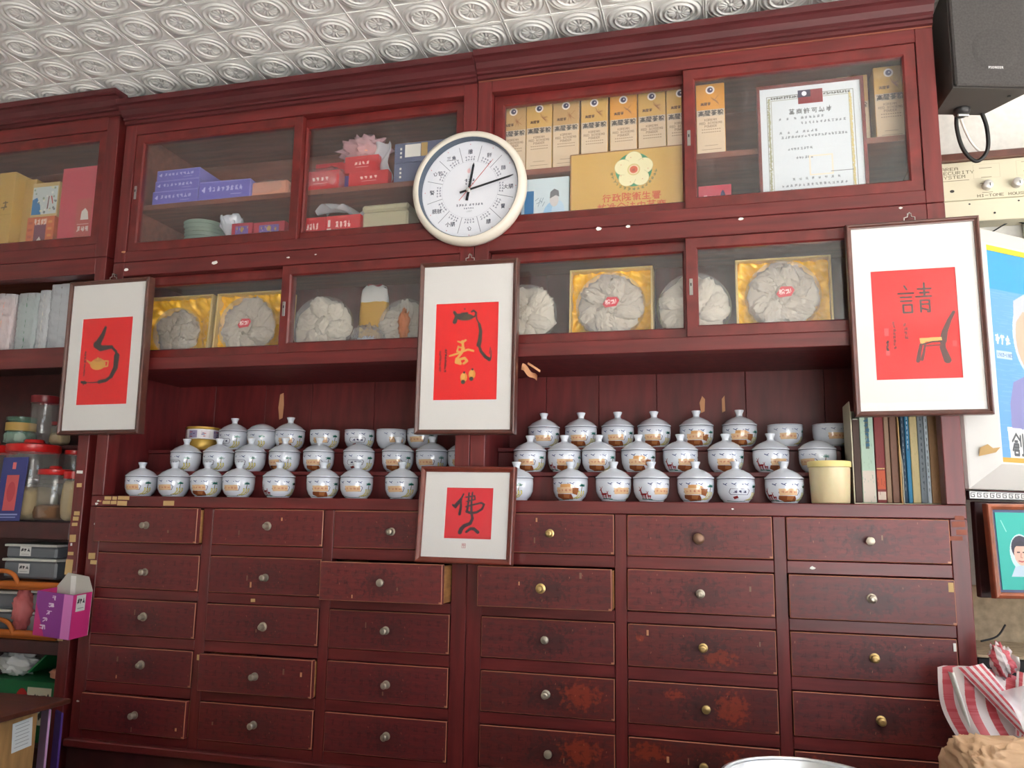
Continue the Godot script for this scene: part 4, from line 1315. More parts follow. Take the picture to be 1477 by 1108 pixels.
# ---------------------------------------------------------------- porcelain jars
func jar_print(n: String, deer: bool, tape: int, faded: bool) -> void:
	var w := 474
	var h := 146
	var im := img(w, h, c8(212, 218, 229))
	rc(im, 0, 3, w, 2, c8(120, 126, 150))
	rc(im, 0, 12, w, 1, c8(150, 150, 166))
	var cx := 237.0
	var k := .55 if faded else 1.0
	var blue := Color8(38, 52, 110).lerp(c8(212, 218, 229), 1 - k)
	var green := Color8(24, 96, 84).lerp(c8(212, 218, 229), 1 - k)
	for b in [[-60, 34], [-22, 32], [30, 34]]:
		brush(im, [Vector2(cx + b[0] - 9, b[1] - 3), Vector2(cx + b[0], b[1] + 3), Vector2(cx + b[0] + 8, b[1] - 5)], 4.2, 2.6, blue)
		brush(im, [Vector2(cx + b[0], b[1] + 2), Vector2(cx + b[0] + 6, b[1] + 9)], 3, 1.6, blue)
	dot(im, cx + 12, 34, 2.5, blue)
	# palm and bananas
	brush(im, [Vector2(cx + 78, 112), Vector2(cx + 74, 84), Vector2(cx + 77, 50)], 4.5, 3.5, c8(120, 110, 92))
	for f in 11:
		var a := PI * .85 + PI * 1.3 * f / 10.0
		var fl := rng.randf_range(11, 20)
		brush(im, [Vector2(cx + 77, 50), Vector2(cx + 77 + cos(a) * fl, 48 + sin(a) * fl * .8)], 4.5, 2.2, green)
	dot(im, cx + 77, 48, 5, green.darkened(.2))
	for f in 3:
		var bx := cx + 56 + f * 13
		brush(im, [Vector2(bx + 6, 84), Vector2(bx + 9, 102), Vector2(bx - 2, 122), Vector2(bx - 24, 132)], 7.5, 4, c8(80, 90, 66))
		brush(im, [Vector2(bx + 6, 85), Vector2(bx + 9, 102), Vector2(bx - 2, 121), Vector2(bx - 23, 131)], 5, 2, c8(238, 222, 130))
	brush(im, [Vector2(cx - 70, 134), Vector2(cx - 20, 140), Vector2(cx + 40, 137)], 2.5, 2, green)
	if deer:
		var rd := c8(140, 44, 48)
		for o in [[-92, 1.0], [-66, .62]]:
			var s: float = o[1]
			var dx: float = cx + o[0]
			var by := 128.0
			brush(im, [Vector2(dx - 9 * s, by - 26 * s), Vector2(dx + 9 * s, by - 28 * s)], 12 * s, 11 * s, rd)
			brush(im, [Vector2(dx - 9 * s, by - 28 * s), Vector2(dx - 13 * s, by - 56 * s)], 8 * s, 5 * s, rd)
			brush(im, [Vector2(dx - 13 * s, by - 56 * s), Vector2(dx - 20 * s, by - 50 * s)], 7 * s, 4 * s, rd)
			for e in [-10, -4, 5, 10]:
				brush(im, [Vector2(dx + e * s, by - 24 * s), Vector2(dx + e * s, by)], 3.6 * s, 2.4 * s, rd)
			brush(im, [Vector2(dx - 12 * s, by - 60 * s), Vector2(dx - 20 * s, by - 74 * s)], 2.5 * s, 1.5, rd)
			brush(im, [Vector2(dx - 11 * s, by - 60 * s), Vector2(dx - 5 * s, by - 74 * s)], 2.5 * s, 1.5, rd)
		brush(im, [Vector2(cx - 108, 130), Vector2(cx - 52, 132)], 5, 3, green)
	# name cartouche and the paper strips stuck over it
	var ink := c8(70, 60, 80)
	brush(im, [Vector2(cx - 38, 62), Vector2(cx + 36, 62), Vector2(cx + 42, 72), Vector2(cx + 36, 98), Vector2(cx - 38, 98), Vector2(cx - 44, 84), Vector2(cx - 38, 62)], 2.2, 2.2, ink)
	if tape == 0:
		for q in 3:
			scribble(im, q + 4, cx - 26 + q * 20, 72, 15, 2.4, c8(60, 56, 90))
		poly(im, V2([cx - 30, 112, cx - 10, 104, cx - 4, 118, cx - 24, 126]), c8(128, 44, 44))
	else:
		poly(im, V2([cx - 44, 60, cx + 30, 58, cx + 34, 98, cx - 42, 101]), c8(222, 186, 146))
		for q in 4:
			scribble(im, q + 90 * tape, cx - 36 + q * 17, 72, 13, 1.6, c8(196, 128, 104))
		if tape > 1:
			poly(im, V2([cx - 46, 102, cx + 26, 103, cx + 40, 134, cx - 22, 140, cx - 50, 124]), c8(132, 74, 44))
			poly(im, V2([cx - 10, 106, cx + 20, 106, cx + 16, 130, cx - 12, 126]), c8(166, 108, 66))
		if tape > 2:
			poly(im, V2([cx - 22, 40, cx + 20, 38, cx + 44, 58, cx - 24, 59]), c8(206, 152, 96))
			poly(im, V2([cx + 30, 60, cx + 60, 64, cx + 56, 110, cx + 32, 100]), c8(148, 92, 56))
	var m := printed(n, im, 0.14, 0.7)
	m.clearcoat_roughness = 0.04

const ORDINAL := ["first", "second", "third", "fourth", "fifth", "sixth", "seventh", "eighth", "ninth"]

func build_jars() -> void:
	jar_print("jar0", false, 0, false)
	jar_print("jar1", false, 1, false)
	jar_print("jar2", false, 2, false)
	jar_print("jar3", true, 1, false)
	jar_print("jar4", true, 2, false)
	jar_print("jar5", false, 3, false)
	jar_print("jar6", false, 1, true)
	var body := V2([0, .003, .026, .003, .028, 0, .031, 0, .032, .003, .04, .011, .0455, .025, .047, .044, .0468, .058, .0455, .0592, .044, .0585])
	var lid := V2([.0465, .0598, .0478, .0605, .0478, .0628, .0455, .0645, .036, .0735, .022, .0815, .0125, .0845, .0088, .0875, .009, .0925, .0125, .1005, .0132, .1025, .0125, .104, .0105, .1045, 0, .1042])
	var flat := V2([.0465, .0598, .0478, .0605, .0478, .0628, .0455, .0645, .036, .0735, .022, .081, .01, .085, 0, .086])
	var bodym := lathe(body, 40, "jar_body")
	var lidm := lathe(lid, 40, "jar_lid")
	var flatm := lathe(flat, 40, "jar_flat_lid")
	var band := lathe(V2([.0469, .0586, .0472, .0592, .0469, .0598]), 40, "jar_band")
	# row: base height, depth, x positions, kind of cover (k knobbed lid, f flat lid, o open), print, turn
	var rows := [
		["front", "left", 1.3345, -0.07, [-1.083, -0.966, -0.852, -0.742, -0.608, -0.466, -0.359, -0.221], "kkkkkkkk", [1, 1, 2, 1, 3, 2, 1, 1], [10, 6, 8, 8, 40, 26, 14, 2]],
		["middle", "left", 1.4145, -0.16, [-0.997, -0.878, -0.765, -0.647, -0.531, -0.398, -0.273, -0.166, -0.0675], "kkkkkfkkk", [0, 0, 0, 2, 2, 0, 2, 6, 6], [-20, -10, -20, -16, 6, 10, 6, 0, 10]],
		["back", "left", 1.4895, -0.25, [-0.888, -0.785, -0.684, -0.561, -0.441, -0.334, -0.232], "kfkoooo", [0, 1, 2, 1, 0, 6, 6], [-16, -24, 14, 10, 20, 50, 0]],
		["front", "right", 1.3345, -0.07, [0.113, 0.263, 0.378, 0.477, 0.59, 0.69, 0.807], "kkkkkkk", [0, 5, 3, 3, 5, 0, 4], [-34, -6, 40, 44, 0, 10, 12]],
		["middle", "right", 1.4145, -0.16, [0.129, 0.2285, 0.3255, 0.435, 0.548, 0.667, 0.782, 0.898], "kkkkkkkf", [2, 4, 2, 5, 4, 2, 4, 6], [0, 14, 2, 4, 26, 6, 30, -40]],
		["back", "right", 1.4895, -0.25, [0.149, 0.26, 0.367, 0.471, 0.589, 0.706, 0.826, 0.943], "kkkkkkoo", [1, 2, 2, 2, 5, 5, 6, 6], [10, 2, 6, 6, 2, 0, 10, 16]],
	]
	for r in rows:
		for i in r[4].size():
			var kind: String = r[5][i]
			var cover: String = {"k": "knob lidded", "f": "low lidded", "o": "open"}[kind]
			var motif: String = "deer" if r[6][i] in [3, 4] else "palm"
			var j := thing("porcelain_jar", "%s white porcelain jar with %s motif, %s from left, %s row, %s shelf" % [cover, motif, ORDINAL[i], r[0], r[1]], "jar", Vector3(r[4][i], r[2], r[3]), "painted porcelain jars", Vector3(0, r[7][i] + rng.randf_range(-4, 4), 0))
			part("bowl", bodym, M["jar%d" % r[6][i]], j)
			if kind == "o":
				part("rim", band, M.porcelain, j)
			else:
				var l := part("lid", lidm if kind == "k" else flatm, M.porcelain, j)
				part("painted_line", band, M.black_plastic, l)
	# octagonal tin at the left end of the back row
	var im := img(256, 64, c8(224, 222, 226))
	for k in 8:
		rc(im, k * 32 + 5, 8, 22, 48, c8(150, 140, 170) if k % 2 else c8(206, 196, 200))
		for q in 5:
			dot(im, k * 32 + rng.randf_range(8, 24), rng.randf_range(14, 50), 3, [c8(80, 60, 110), c8(176, 80, 90), c8(90, 110, 150)][q % 3])
	printed("octagon_print", im, 0.3, 0.3)
	var oc := thing("octagonal_tin", "octagonal painted tin with gold rims at the left end of the back row", "tin", Vector3(-1.005, 1.4895, -0.25), "", Vector3(0, 22, 0))
	part("lower_tin", lathe(V2([0, 0, .048, 0, .052, .006, .052, .03, .05, .034]), 8), M.gold_trim, oc)
	part("tin_body", lathe(V2([.052, .034, .055, .036, .055, .066]), 8), M.octagon_print, oc)
	part("gold_rim", lathe(V2([.0555, .066, .0565, .067, .0565, .074, .053, .075, 0, .075]), 8), M.gold_trim, oc)
	# cream plastic tub with lid
	var t := thing("cream_tub", "cream plastic tub with a yellowish lid beside the files", "tub", Vector3(0.914, 1.3345, -0.062))
	part("tub_body", lathe(V2([0, 0, .042, 0, .045, .003, .0485, .088]), 36), M.cream_tub, t)
	part("tub_lid", lathe(V2([.0485, .0885, .051, .089, .0515, .1, .05, .1035, .044, .104, .043, .1025, 0, .1025]), 36), M.tub_lid, t)

func build_books() -> void:
	# two cardboard magazine files with books
	for k in 2:
		var x0: float = [0.968, 1.079][k]
		var w: float = [0.11, 0.09][k]
		var f := thing("magazine_file", ["cream card magazine file next to the cream tub", "cream card magazine file against the right post"][k], "file", Vector3(x0, 1.3345, -0.06), "magazine files")
		var side := V2([0, 0, -.13, 0, -.13, .25, -.07, .25, 0, .1])
		if k == 0:
			side = V2([.0, 0, -.13, 0, -.13, .255, -.02, .255, 0, .2])
		for s in 2:
			part("side_board", prism(side, 0.0022), M.paper_tag if s else M.amp_cream, f, Vector3(0.0015 + s * (w - 0.003), 0, 0), Vector3(0, -90, 0))
		part("base_board", cbox(Vector3(w - 0.005, 0.003, 0.13), 0.0), M.amp_cream, f, Vector3(w / 2, 0.0015, -0.065))
		part("back_board", cbox(Vector3(w - 0.005, 0.24, 0.002), 0.0), M.amp_cream, f, Vector3(w / 2, 0.123, -0.129))
	var bk := [[0.973, .016, .205, c8(66, 44, 36), "dark brown"], [0.99, .031, .235, c8(170, 196, 178), "pale green"], [1.023, .021, .225, c8(126, 44, 46), "dark red"], [1.045, .011, .23, c8(150, 122, 98), "tan"], [1.058, .016, .225, c8(128, 92, 76), "brown"],
		[1.083, .0085, .22, c8(34, 64, 88), "navy"], [1.0925, .0095, .225, c8(44, 130, 176), "bright blue"], [1.103, .017, .235, c8(206, 190, 140), "cream"], [1.121, .014, .22, c8(126, 138, 146), "grey"], [1.136, .008, .215, c8(206, 222, 232), "pale blue"], [1.145, .02, .23, c8(176, 138, 100), "light brown"]]
	for i in bk.size():
		var b: Array = bk[i]
		var n := "spine%d" % i
		var im := img(24, 224, b[3])
		if i in [1, 6]:
			rc(im, 9, 8, 7, 90, (b[3] as Color).darkened(.5))
			for q in 7:
				scribble(im, q + i, 8, 12 + q * 12, 9, 1.6, c8(40, 90, 120) if i == 1 else c8(206, 226, 236))
		if i == 1:
			rc(im, 0, 150, 24, 74, c8(206, 196, 184))
		if i == 2:
			rc(im, 0, 140, 24, 3, c8(206, 180, 120))
			rc(im, 0, 146, 24, 46, c8(190, 84, 50))
			rc(im, 0, 198, 24, 20, c8(206, 190, 176))
		if i in [5, 8, 9]:
			for q in 12:
				scribble(im, q + i * 20, 7, 10 + q * 16, 9, 1.4, (b[3] as Color).lightened(.5) if i == 5 else c8(70, 84, 96))
		for q in 30:
			rc(im, rng.randf_range(0, 22), rng.randf_range(0, 220), 1, rng.randf_range(2, 9), (b[3] as Color).darkened(rng.randf_range(.05, .2)))
		printed(n, im, 0.6)
		var book := thing("book", "%s book spine standing in the magazine files, %s from the left" % [b[4], ["first", "second", "third", "fourth", "fifth", "sixth", "seventh", "eighth", "ninth", "tenth", "last"][i]], "book", Vector3(b[0] + b[1] / 2, 1.338, -0.128), "books in the magazine files")
		part("cover", cbox(Vector3(b[1], b[2], 0.115), 0.0015), M[n], book, Vector3(0, b[2] / 2, 0))
		part("page_block", cbox(Vector3(b[1] * .7, 0.002, 0.11), 0.0), M.paper_white, book, Vector3(0, b[2] + .0008, 0))

# ---------------------------------------------------------------- pictures and clock
func picture(label: String, at: Vector3, rot: Vector3, w: float, h: float, mould: String, fw: float, depth: float, win: Rect2, art: String, clip: bool) -> Node3D:
	var p := thing("framed_calligraphy", label, "picture", at, "framed red calligraphy", rot)
	var d := depth / 2
	part("frame_moulding", rect_loft(w, h, V2([0, -d, 0, d - .004, .0015, d - .001, .004, d, fw * .5, d - .001, fw * .8, d - .004, fw, d - .0045, fw, -d])), M[mould], p)
	part("backing_board", cbox(Vector3(w - .006, h - .006, .004), 0.0), M.plywood, p, Vector3(0, 0, -d + .003))
	# mat board with a window: left, right, bottom, top strips
	var iw := w - 2 * fw + .002
	var ih := h - 2 * fw + .002
	var st := SurfaceTool.new()
	st.begin(Mesh.PRIMITIVE_TRIANGLES)
	var x0 := win.position.x
	var x1 := win.end.x
	var y0 := win.position.y
	var y1 := win.end.y
	for q in [[-iw / 2, x0, -ih / 2, ih / 2], [x1, iw / 2, -ih / 2, ih / 2], [x0, x1, -ih / 2, y0], [x0, x1, y1, ih / 2]]:
		add_cbox(st, Vector3(q[1] - q[0], q[3] - q[2], .0022), 0.0, Vector2.ZERO, Vector3((q[0] + q[1]) / 2, (q[2] + q[3]) / 2, d - .0095))
	part("mat_board", st.commit(), M.mat_board, p)
	part("red_print", cbox(Vector3(x1 - x0 + .006, y1 - y0 + .006, .001), 0.0), M[art], p, Vector3((x0 + x1) / 2, (y0 + y1) / 2, d - .0115))
	part("glass", cbox(Vector3(iw, ih, .0016), 0.0), M.picture_glass, p, Vector3(0, 0, d - .0065))
	if clip:
		var c := part("hanging_clip", tube([Vector3(-.012, 0, 0), Vector3(-.012, .01, .002), Vector3(-.004, .012, .002), Vector3(-.004, .02, .002), Vector3(.004, .02, .002), Vector3(.004, .012, .002), Vector3(.012, .01, .002), Vector3(.012, 0, 0)], .0016, 6), M.steel, p, Vector3(.0, h / 2 + .001, -d * .4))
		part("nail", tube([Vector3(0, .021, -.012), Vector3(0, .021, .006)], .0017, 8), M.steel, c)
	return p

func nrm(a: Array, w: float, h: float) -> Array:
	var o := []
	for i in range(0, a.size(), 2):
		o.append(Vector2(a[i] * w, a[i + 1] * h))
	return o

func build_pictures() -> void:
	var red := c8(232, 4, 10)
	var ink := c8(44, 34, 32)
	var gold := c8(222, 164, 72)
	# teapot
	var w := 256.0
	var h := 378.0
	var a := img(256, 378, red)
	brush(a, nrm([.46, .12, .42, .20, .33, .31], w, h), 12, 30, ink)
	brush(a, nrm([.31, .31, .40, .355, .50, .35, .61, .345], w, h), 30, 14, ink)
	brush(a, nrm([.61, .345, .70, .40, .73, .47, .72, .60, .64, .68, .55, .72, .42, .735], w, h), 10, 15, ink)
	brush(a, nrm([.72, .45, .715, .58, .64, .68], w, h), 26, 18, ink)
	brush(a, nrm([.44, .735, .3, .74, .13, .735], w, h), 5, 2, ink)
	brush(a, nrm([.08, .73, .16, .74], w, h), 10, 12, ink)
	brush(a, nrm([.12, .76, .14, .72], w, h), 5, 5, ink)
	ell(a, .37 * w, .535 * h, .15 * w, .065 * h, gold)
	ell(a, .37 * w, .485 * h, .08 * w, .022 * h, c8(206, 146, 58))
	brush(a, nrm([.36, .46, .36, .475], w, h), 7, 9, gold)
	brush(a, nrm([.25, .53, .18, .50, .15, .485], w, h), 13, 6, gold)
	brush(a, nrm([.50, .50, .565, .505, .56, .56, .50, .565], w, h), 7, 7, gold)
	column_of(a, 4, .09 * w, .38 * h, 11, 2, c8(90, 16, 18), 3)
	column_of(a, 6, .1 * w, .52 * h, 8, 1.6, c8(110, 16, 18), 4)
	printed("teapot_art", a, 0.5)
	# goodness
	a = img(256, 388, c8(236, 2, 6))
	h = 388.0
	ell(a, .47 * w, .155 * h, .13 * w, .034 * h, c8(70, 66, 44))
	ell(a, .38 * w, .145 * h, .06 * w, .03 * h, c8(44, 42, 34))
	brush(a, nrm([.30, .10, .34, .14, .31, .2], w, h), 11, 16, c8(52, 48, 38))
	brush(a, nrm([.42, .12, .50, .115], w, h), 10, 8, c8(40, 38, 32))
	brush(a, nrm([.56, .16, .62, .15, .64, .115, .60, .09, .57, .10], w, h), 5, 7, c8(40, 34, 30))
	dot(a, .46 * w, .07 * h, 3, ink)
	brush(a, nrm([.64, .12, .65, .18, .69, .23], w, h), 4, 5, c8(60, 44, 34))
	brush(a, nrm([.69, .23, .715, .30, .705, .40, .69, .44], w, h), 10, 17, c8(58, 52, 38))
	brush(a, nrm([.69, .44, .73, .51, .80, .565, .86, .59], w, h), 9, 13, c8(54, 44, 34))
	brush(a, nrm([.85, .6, .88, .575, .885, .50], w, h), 6, 2, ink)
	brush(a, nrm([.87, .47, .86, .53], w, h), 3, 3, ink)
	brush(a, nrm([.37, .40, .43, .415, .49, .39], w, h), 7, 9, gold)
	brush(a, nrm([.44, .40, .45, .46, .43, .52, .38, .56], w, h), 11, 9, gold)
	brush(a, nrm([.38, .45, .36, .50, .44, .51, .47, .47, .40, .46], w, h), 7, 7, gold)
	brush(a, nrm([.25, .545, .36, .525, .46, .50, .53, .485, .61, .50], w, h), 8, 9, gold)
	brush(a, nrm([.36, .575, .35, .61, .42, .625, .39, .585, .48, .57, .52, .60, .47, .625], w, h), 12, 10, gold)
	for f in [[.475, .765, 0], [.60, .735, 1]]:
		ell(a, f[0] * w, f[1] * h, 14, 19, c8(224, 150, 54))
		ell(a, (f[0] - .01) * w, (f[1] - .01) * h, 8, 12, c8(234, 176, 84))
		dot(a, f[0] * w - 2, (f[1] + .045) * h, 8, c8(60, 56, 40))
		dot(a, (f[0] + .005) * w, (f[1] - .05) * h, 4, ink)
	column_of(a, 9, .17 * w, .47 * h, 9, 1.8, c8(80, 14, 16), 6)
	column_of(a, 8, .085 * w, .49 * h, 9, 1.8, c8(120, 24, 22), 7)
	printed("goodness_art", a, 0.5)
	# please be seated
	a = img(256, 372, c8(240, 8, 12))
	h = 372.0
	glyph(a, "請", .31 * w, .13 * h, .40 * w, 6, c8(60, 30, 28))
	brush(a, nrm([.935, .41, .88, .48, .82, .58, .795, .66], w, h), 9, 21, c8(82, 48, 44))
	brush(a, nrm([.795, .66, .785, .72, .83, .83], w, h), 15, 22, c8(82, 44, 42))
	poly(a, nrm([.53, .63, .78, .625, .785, .655, .6, .665, .575, .685, .54, .68], w, h), c8(222, 172, 92))
	brush(a, nrm([.57, .685, .68, .665, .78, .665], w, h), 5, 4, ink)
	brush(a, nrm([.60, .70, .77, .695], w, h), 5, 5, c8(110, 40, 36))
	brush(a, nrm([.545, .69, .52, .76, .50, .83], w, h), 10, 12, c8(90, 44, 42))
	brush(a, nrm([.59, .69, .57, .76, .545, .82], w, h), 6, 9, c8(90, 44, 42))
	column_of(a, 4, .36 * w, .49 * h, 12, 2, c8(120, 20, 22), 8)
	column_of(a, 8, .235 * w, .475 * h, 10, 2, c8(120, 20, 22), 9)
	column_of(a, 4, .15 * w, .64 * h, 9, 2.4, c8(60, 20, 22), 10)
	rc(a, .135 * w, .53 * h, 13, 26, c8(236, 84, 84))
	rc(a, .14 * w, .73 * h, 12, 16, c8(236, 84, 84))
	rc(a, .90 * w, .66 * h, 12, 20, c8(236, 64, 62))
	printed("seat_art", a, 0.5)
	# buddha
	a = img(256, 268, c8(222, 32, 46))
	h = 268.0
	var dark := c8(58, 40, 48)
	for k in 40:
		var t := TAU * k / 40.0
		dot(a, 128 + cos(t) * 100, 140 + sin(t) * 100, 2, c8(226, 84, 92))
	rc(a, 0, 250, 256, 18, c8(206, 30, 40))
	brush(a, nrm([.37, .14, .33, .22, .20, .37], w, h), 8, 14, dark)
	brush(a, nrm([.16, .35, .22, .40, .34, .25], w, h), 10, 6, dark)
	brush(a, nrm([.32, .27, .33, .38, .31, .52], w, h), 10, 15, dark)
	brush(a, nrm([.48, .12, .48, .28, .46, .46], w, h), 8, 12, dark)
	brush(a, nrm([.55, .11, .54, .28, .55, .48], w, h), 8, 13, dark)
	brush(a, nrm([.42, .20, .60, .17, .61, .24, .44, .28], w, h), 7, 6, dark)
	brush(a, nrm([.43, .38, .62, .33, .74, .30, .80, .33, .76, .42, .66, .48, .55, .50, .45, .47], w, h), 7, 13, dark)
	brush(a, nrm([.55, .48, .58, .60, .54, .69, .42, .74, .36, .80, .34, .86], w, h), 12, 22, dark)
	brush(a, nrm([.47, .85, .55, .79, .62, .79, .70, .85], w, h), 12, 17, dark)
	printed("buddha_art", a, 0.5)
	picture("calligraphy of a gold teapot on red, leftmost of the hanging pictures", Vector3(-1.172, 1.7585, 0.026), Vector3(0.5, 0, 0.3), 0.292, 0.482, "moulding_dark", 0.0125, 0.03, Rect2(-.09, -.15, .183, .27), "teapot_art", true)
	picture("calligraphy with gold character and fruits on red, below the clock", Vector3(-0.0055, 1.745, 0.026), Vector3(0.5, 0, -0.5), 0.281, 0.478, "moulding_dark", 0.0125, 0.028, Rect2(-.091, -.146, .179, .267), "goodness_art", true)
	picture("calligraphy with a chair on red, rightmost of the hanging pictures", Vector3(1.1145, 1.776, 0.024), Vector3(0.5, 0, 0.3), 0.296, 0.474, "moulding_dark", 0.0125, 0.026, Rect2(-.096, -.15, .186, .266), "seat_art", true)
	var b := picture("small framed black brush character on red, propped on the open drawers", Vector3(0.006, 1.2945, 0.038), Vector3(-5.5, 0, -0.4), 0.262, 0.252, "moulding_red", 0.015, 0.022, Rect2(-.056, -.062, .128, .132), "buddha_art", false)
	a = img(32, 32, c8(222, 219, 216))
	for q in [[3, 3, 26, 2], [3, 27, 26, 2], [3, 3, 2, 26], [27, 3, 2, 26]]:
		rc(a, q[0], q[1], q[2], q[3], c8(176, 90, 92))
	scribble(a, 14, 7, 7, 9, 1.6, c8(176, 90, 92))
	scribble(a, 15, 17, 7, 9, 1.6, c8(176, 90, 92))
	scribble(a, 16, 12, 17, 9, 1.6, c8(176, 90, 92))
	printed("seal_stamp", a, 0.85)
	part("red_seal", cbox(Vector3(.013, .014, .0008), 0.0), M.seal_stamp, b, Vector3(.0, -.08, .0028))

func build_clock() -> void:
	var n := 512
	var im := img(n, n, c8(226, 228, 236))
	var ink := c8(84, 88, 104)
	for k in 240:
		var a := TAU * k / 240
		dot(im, 256 + cos(a) * 250, 256 + sin(a) * 250, 1, c8(150, 154, 170))
		dot(im, 256 + cos(a) * 215, 256 + sin(a) * 215, .7, c8(186, 190, 204))
		dot(im, 256 + cos(a) * 148, 256 + sin(a) * 148, .9, c8(160, 164, 180))
	var names := ["膽", "肝", "肺", "大腸", "胃", "脾", "心", "小腸", "膀胱", "腎", "心包", "三焦"]
	for k in 12:
		var b := TAU * (k + .5) / 12
		brush(im, [Vector2(256 + sin(b) * 150, 256 - cos(b) * 150), Vector2(256 + sin(b) * 232, 256 - cos(b) * 232)], 1.8, 1.8, ink)
		var t := TAU * k / 12
		var p := Vector2(256 + sin(t) * 200, 256 - cos(t) * 200)
		var s: String = names[k]
		for q in s.length():
			glyph(im, s[q], p.x - 13 * s.length() + q * 26, p.y - 12, 25, 2.6, c8(70, 72, 88))
		for row in 2:
			var r := 172.0 - row * 14
			for q in 4:
				var d := t + (q - 1.5) * .085
				scribble(im, k * 40 + row * 9 + q, 256 + sin(d) * r - 5, 256 - cos(d) * r - 5, 10, 1.5, c8(130, 134, 150))
		dot(im, 256 + sin(t) * 238, 256 - cos(t) * 238, 2.4, c8(206, 120, 130))
	for q in 3:
		scribble(im, 60 + q, 228 + q * 20, 200, 15, 2, c8(90, 92, 108))
		scribble(im, 70 + q, 232 + q * 17, 220, 11, 1.6, c8(120, 124, 140))
	ell(im, 250, 158, 9, 13, c8(236, 196, 200))
	for q in 9:
		scribble(im, 80 + q, 186 + q * 15 + (8 if q > 3 else 0), 330, 12, 1.6, c8(110, 114, 130))
	for q in 5:
		scribble(im, 95 + q, 226 + q * 11, 350, 8, 1.3, c8(130, 134, 150))
	latin(im, "QUARTZ", 256, 366, 1.3, c8(140, 144, 156), true)
	printed("clock_print", im, 0.55)
	var c := thing("wall_clock", "round wall clock with cream rim and a dial of written sectors", "clock", Vector3(-0.012, 2.2, 0.003), "", Vector3(1.0, 0, 0))
	part("rim", lathe(V2([.13, 0, .158, 0, .1655, .006, .167, .02, .163, .034, .154, .04, .147, .038, .1455, .034]), 72), M.cream_rim, c, Vector3.ZERO, Vector3(90, 0, 0))
	part("inner_ring", lathe(V2([.1455, .036, .1435, .03, .1425, .012]), 72), M.slate_ring, c, Vector3.ZERO, Vector3(90, 0, 0))
	var disc := PackedVector2Array()
	for k in 64:
		disc.append(Vector2(cos(TAU * k / 64) * .1438, sin(TAU * k / 64) * .1438))
	part("dial", prism(Array(disc), 0.003), M.clock_print, c, Vector3(0, 0, .011))
	for hnd in [["hour_hand", 10.0, .082, .0075, "clock_hand", .017, -.03], ["minute_hand", 76.0, .135, .006, "clock_hand", .02, -.026], ["second_hand", 41.0, .11, .0012, "red_plastic", .0225, -.04]]:
		var l: float = hnd[2]
		var ww: float = hnd[3]
		var tail: float = hnd[6]
		part(hnd[0], prism(V2([-ww / 2, tail, ww / 2, tail, ww / 2.4, l * .9, 0, l, -ww / 2.4, l * .9]), .0012), M[hnd[4]], c, Vector3(-.002, -.004, hnd[5]), Vector3(0, 0, -hnd[1]))
	part("hub", lathe(V2([.006, 0, .006, .012, .004, .0135, 0, .0135]), 16), M.knob_grey, c, Vector3(-.002, -.004, .0122), Vector3(90, 0, 0))
	part("crystal", lathe(V2([.147, 0, .1, .0015, 0, .002]), 64), M.picture_glass, c, Vector3(0, 0, .033), Vector3(90, 0, 0))

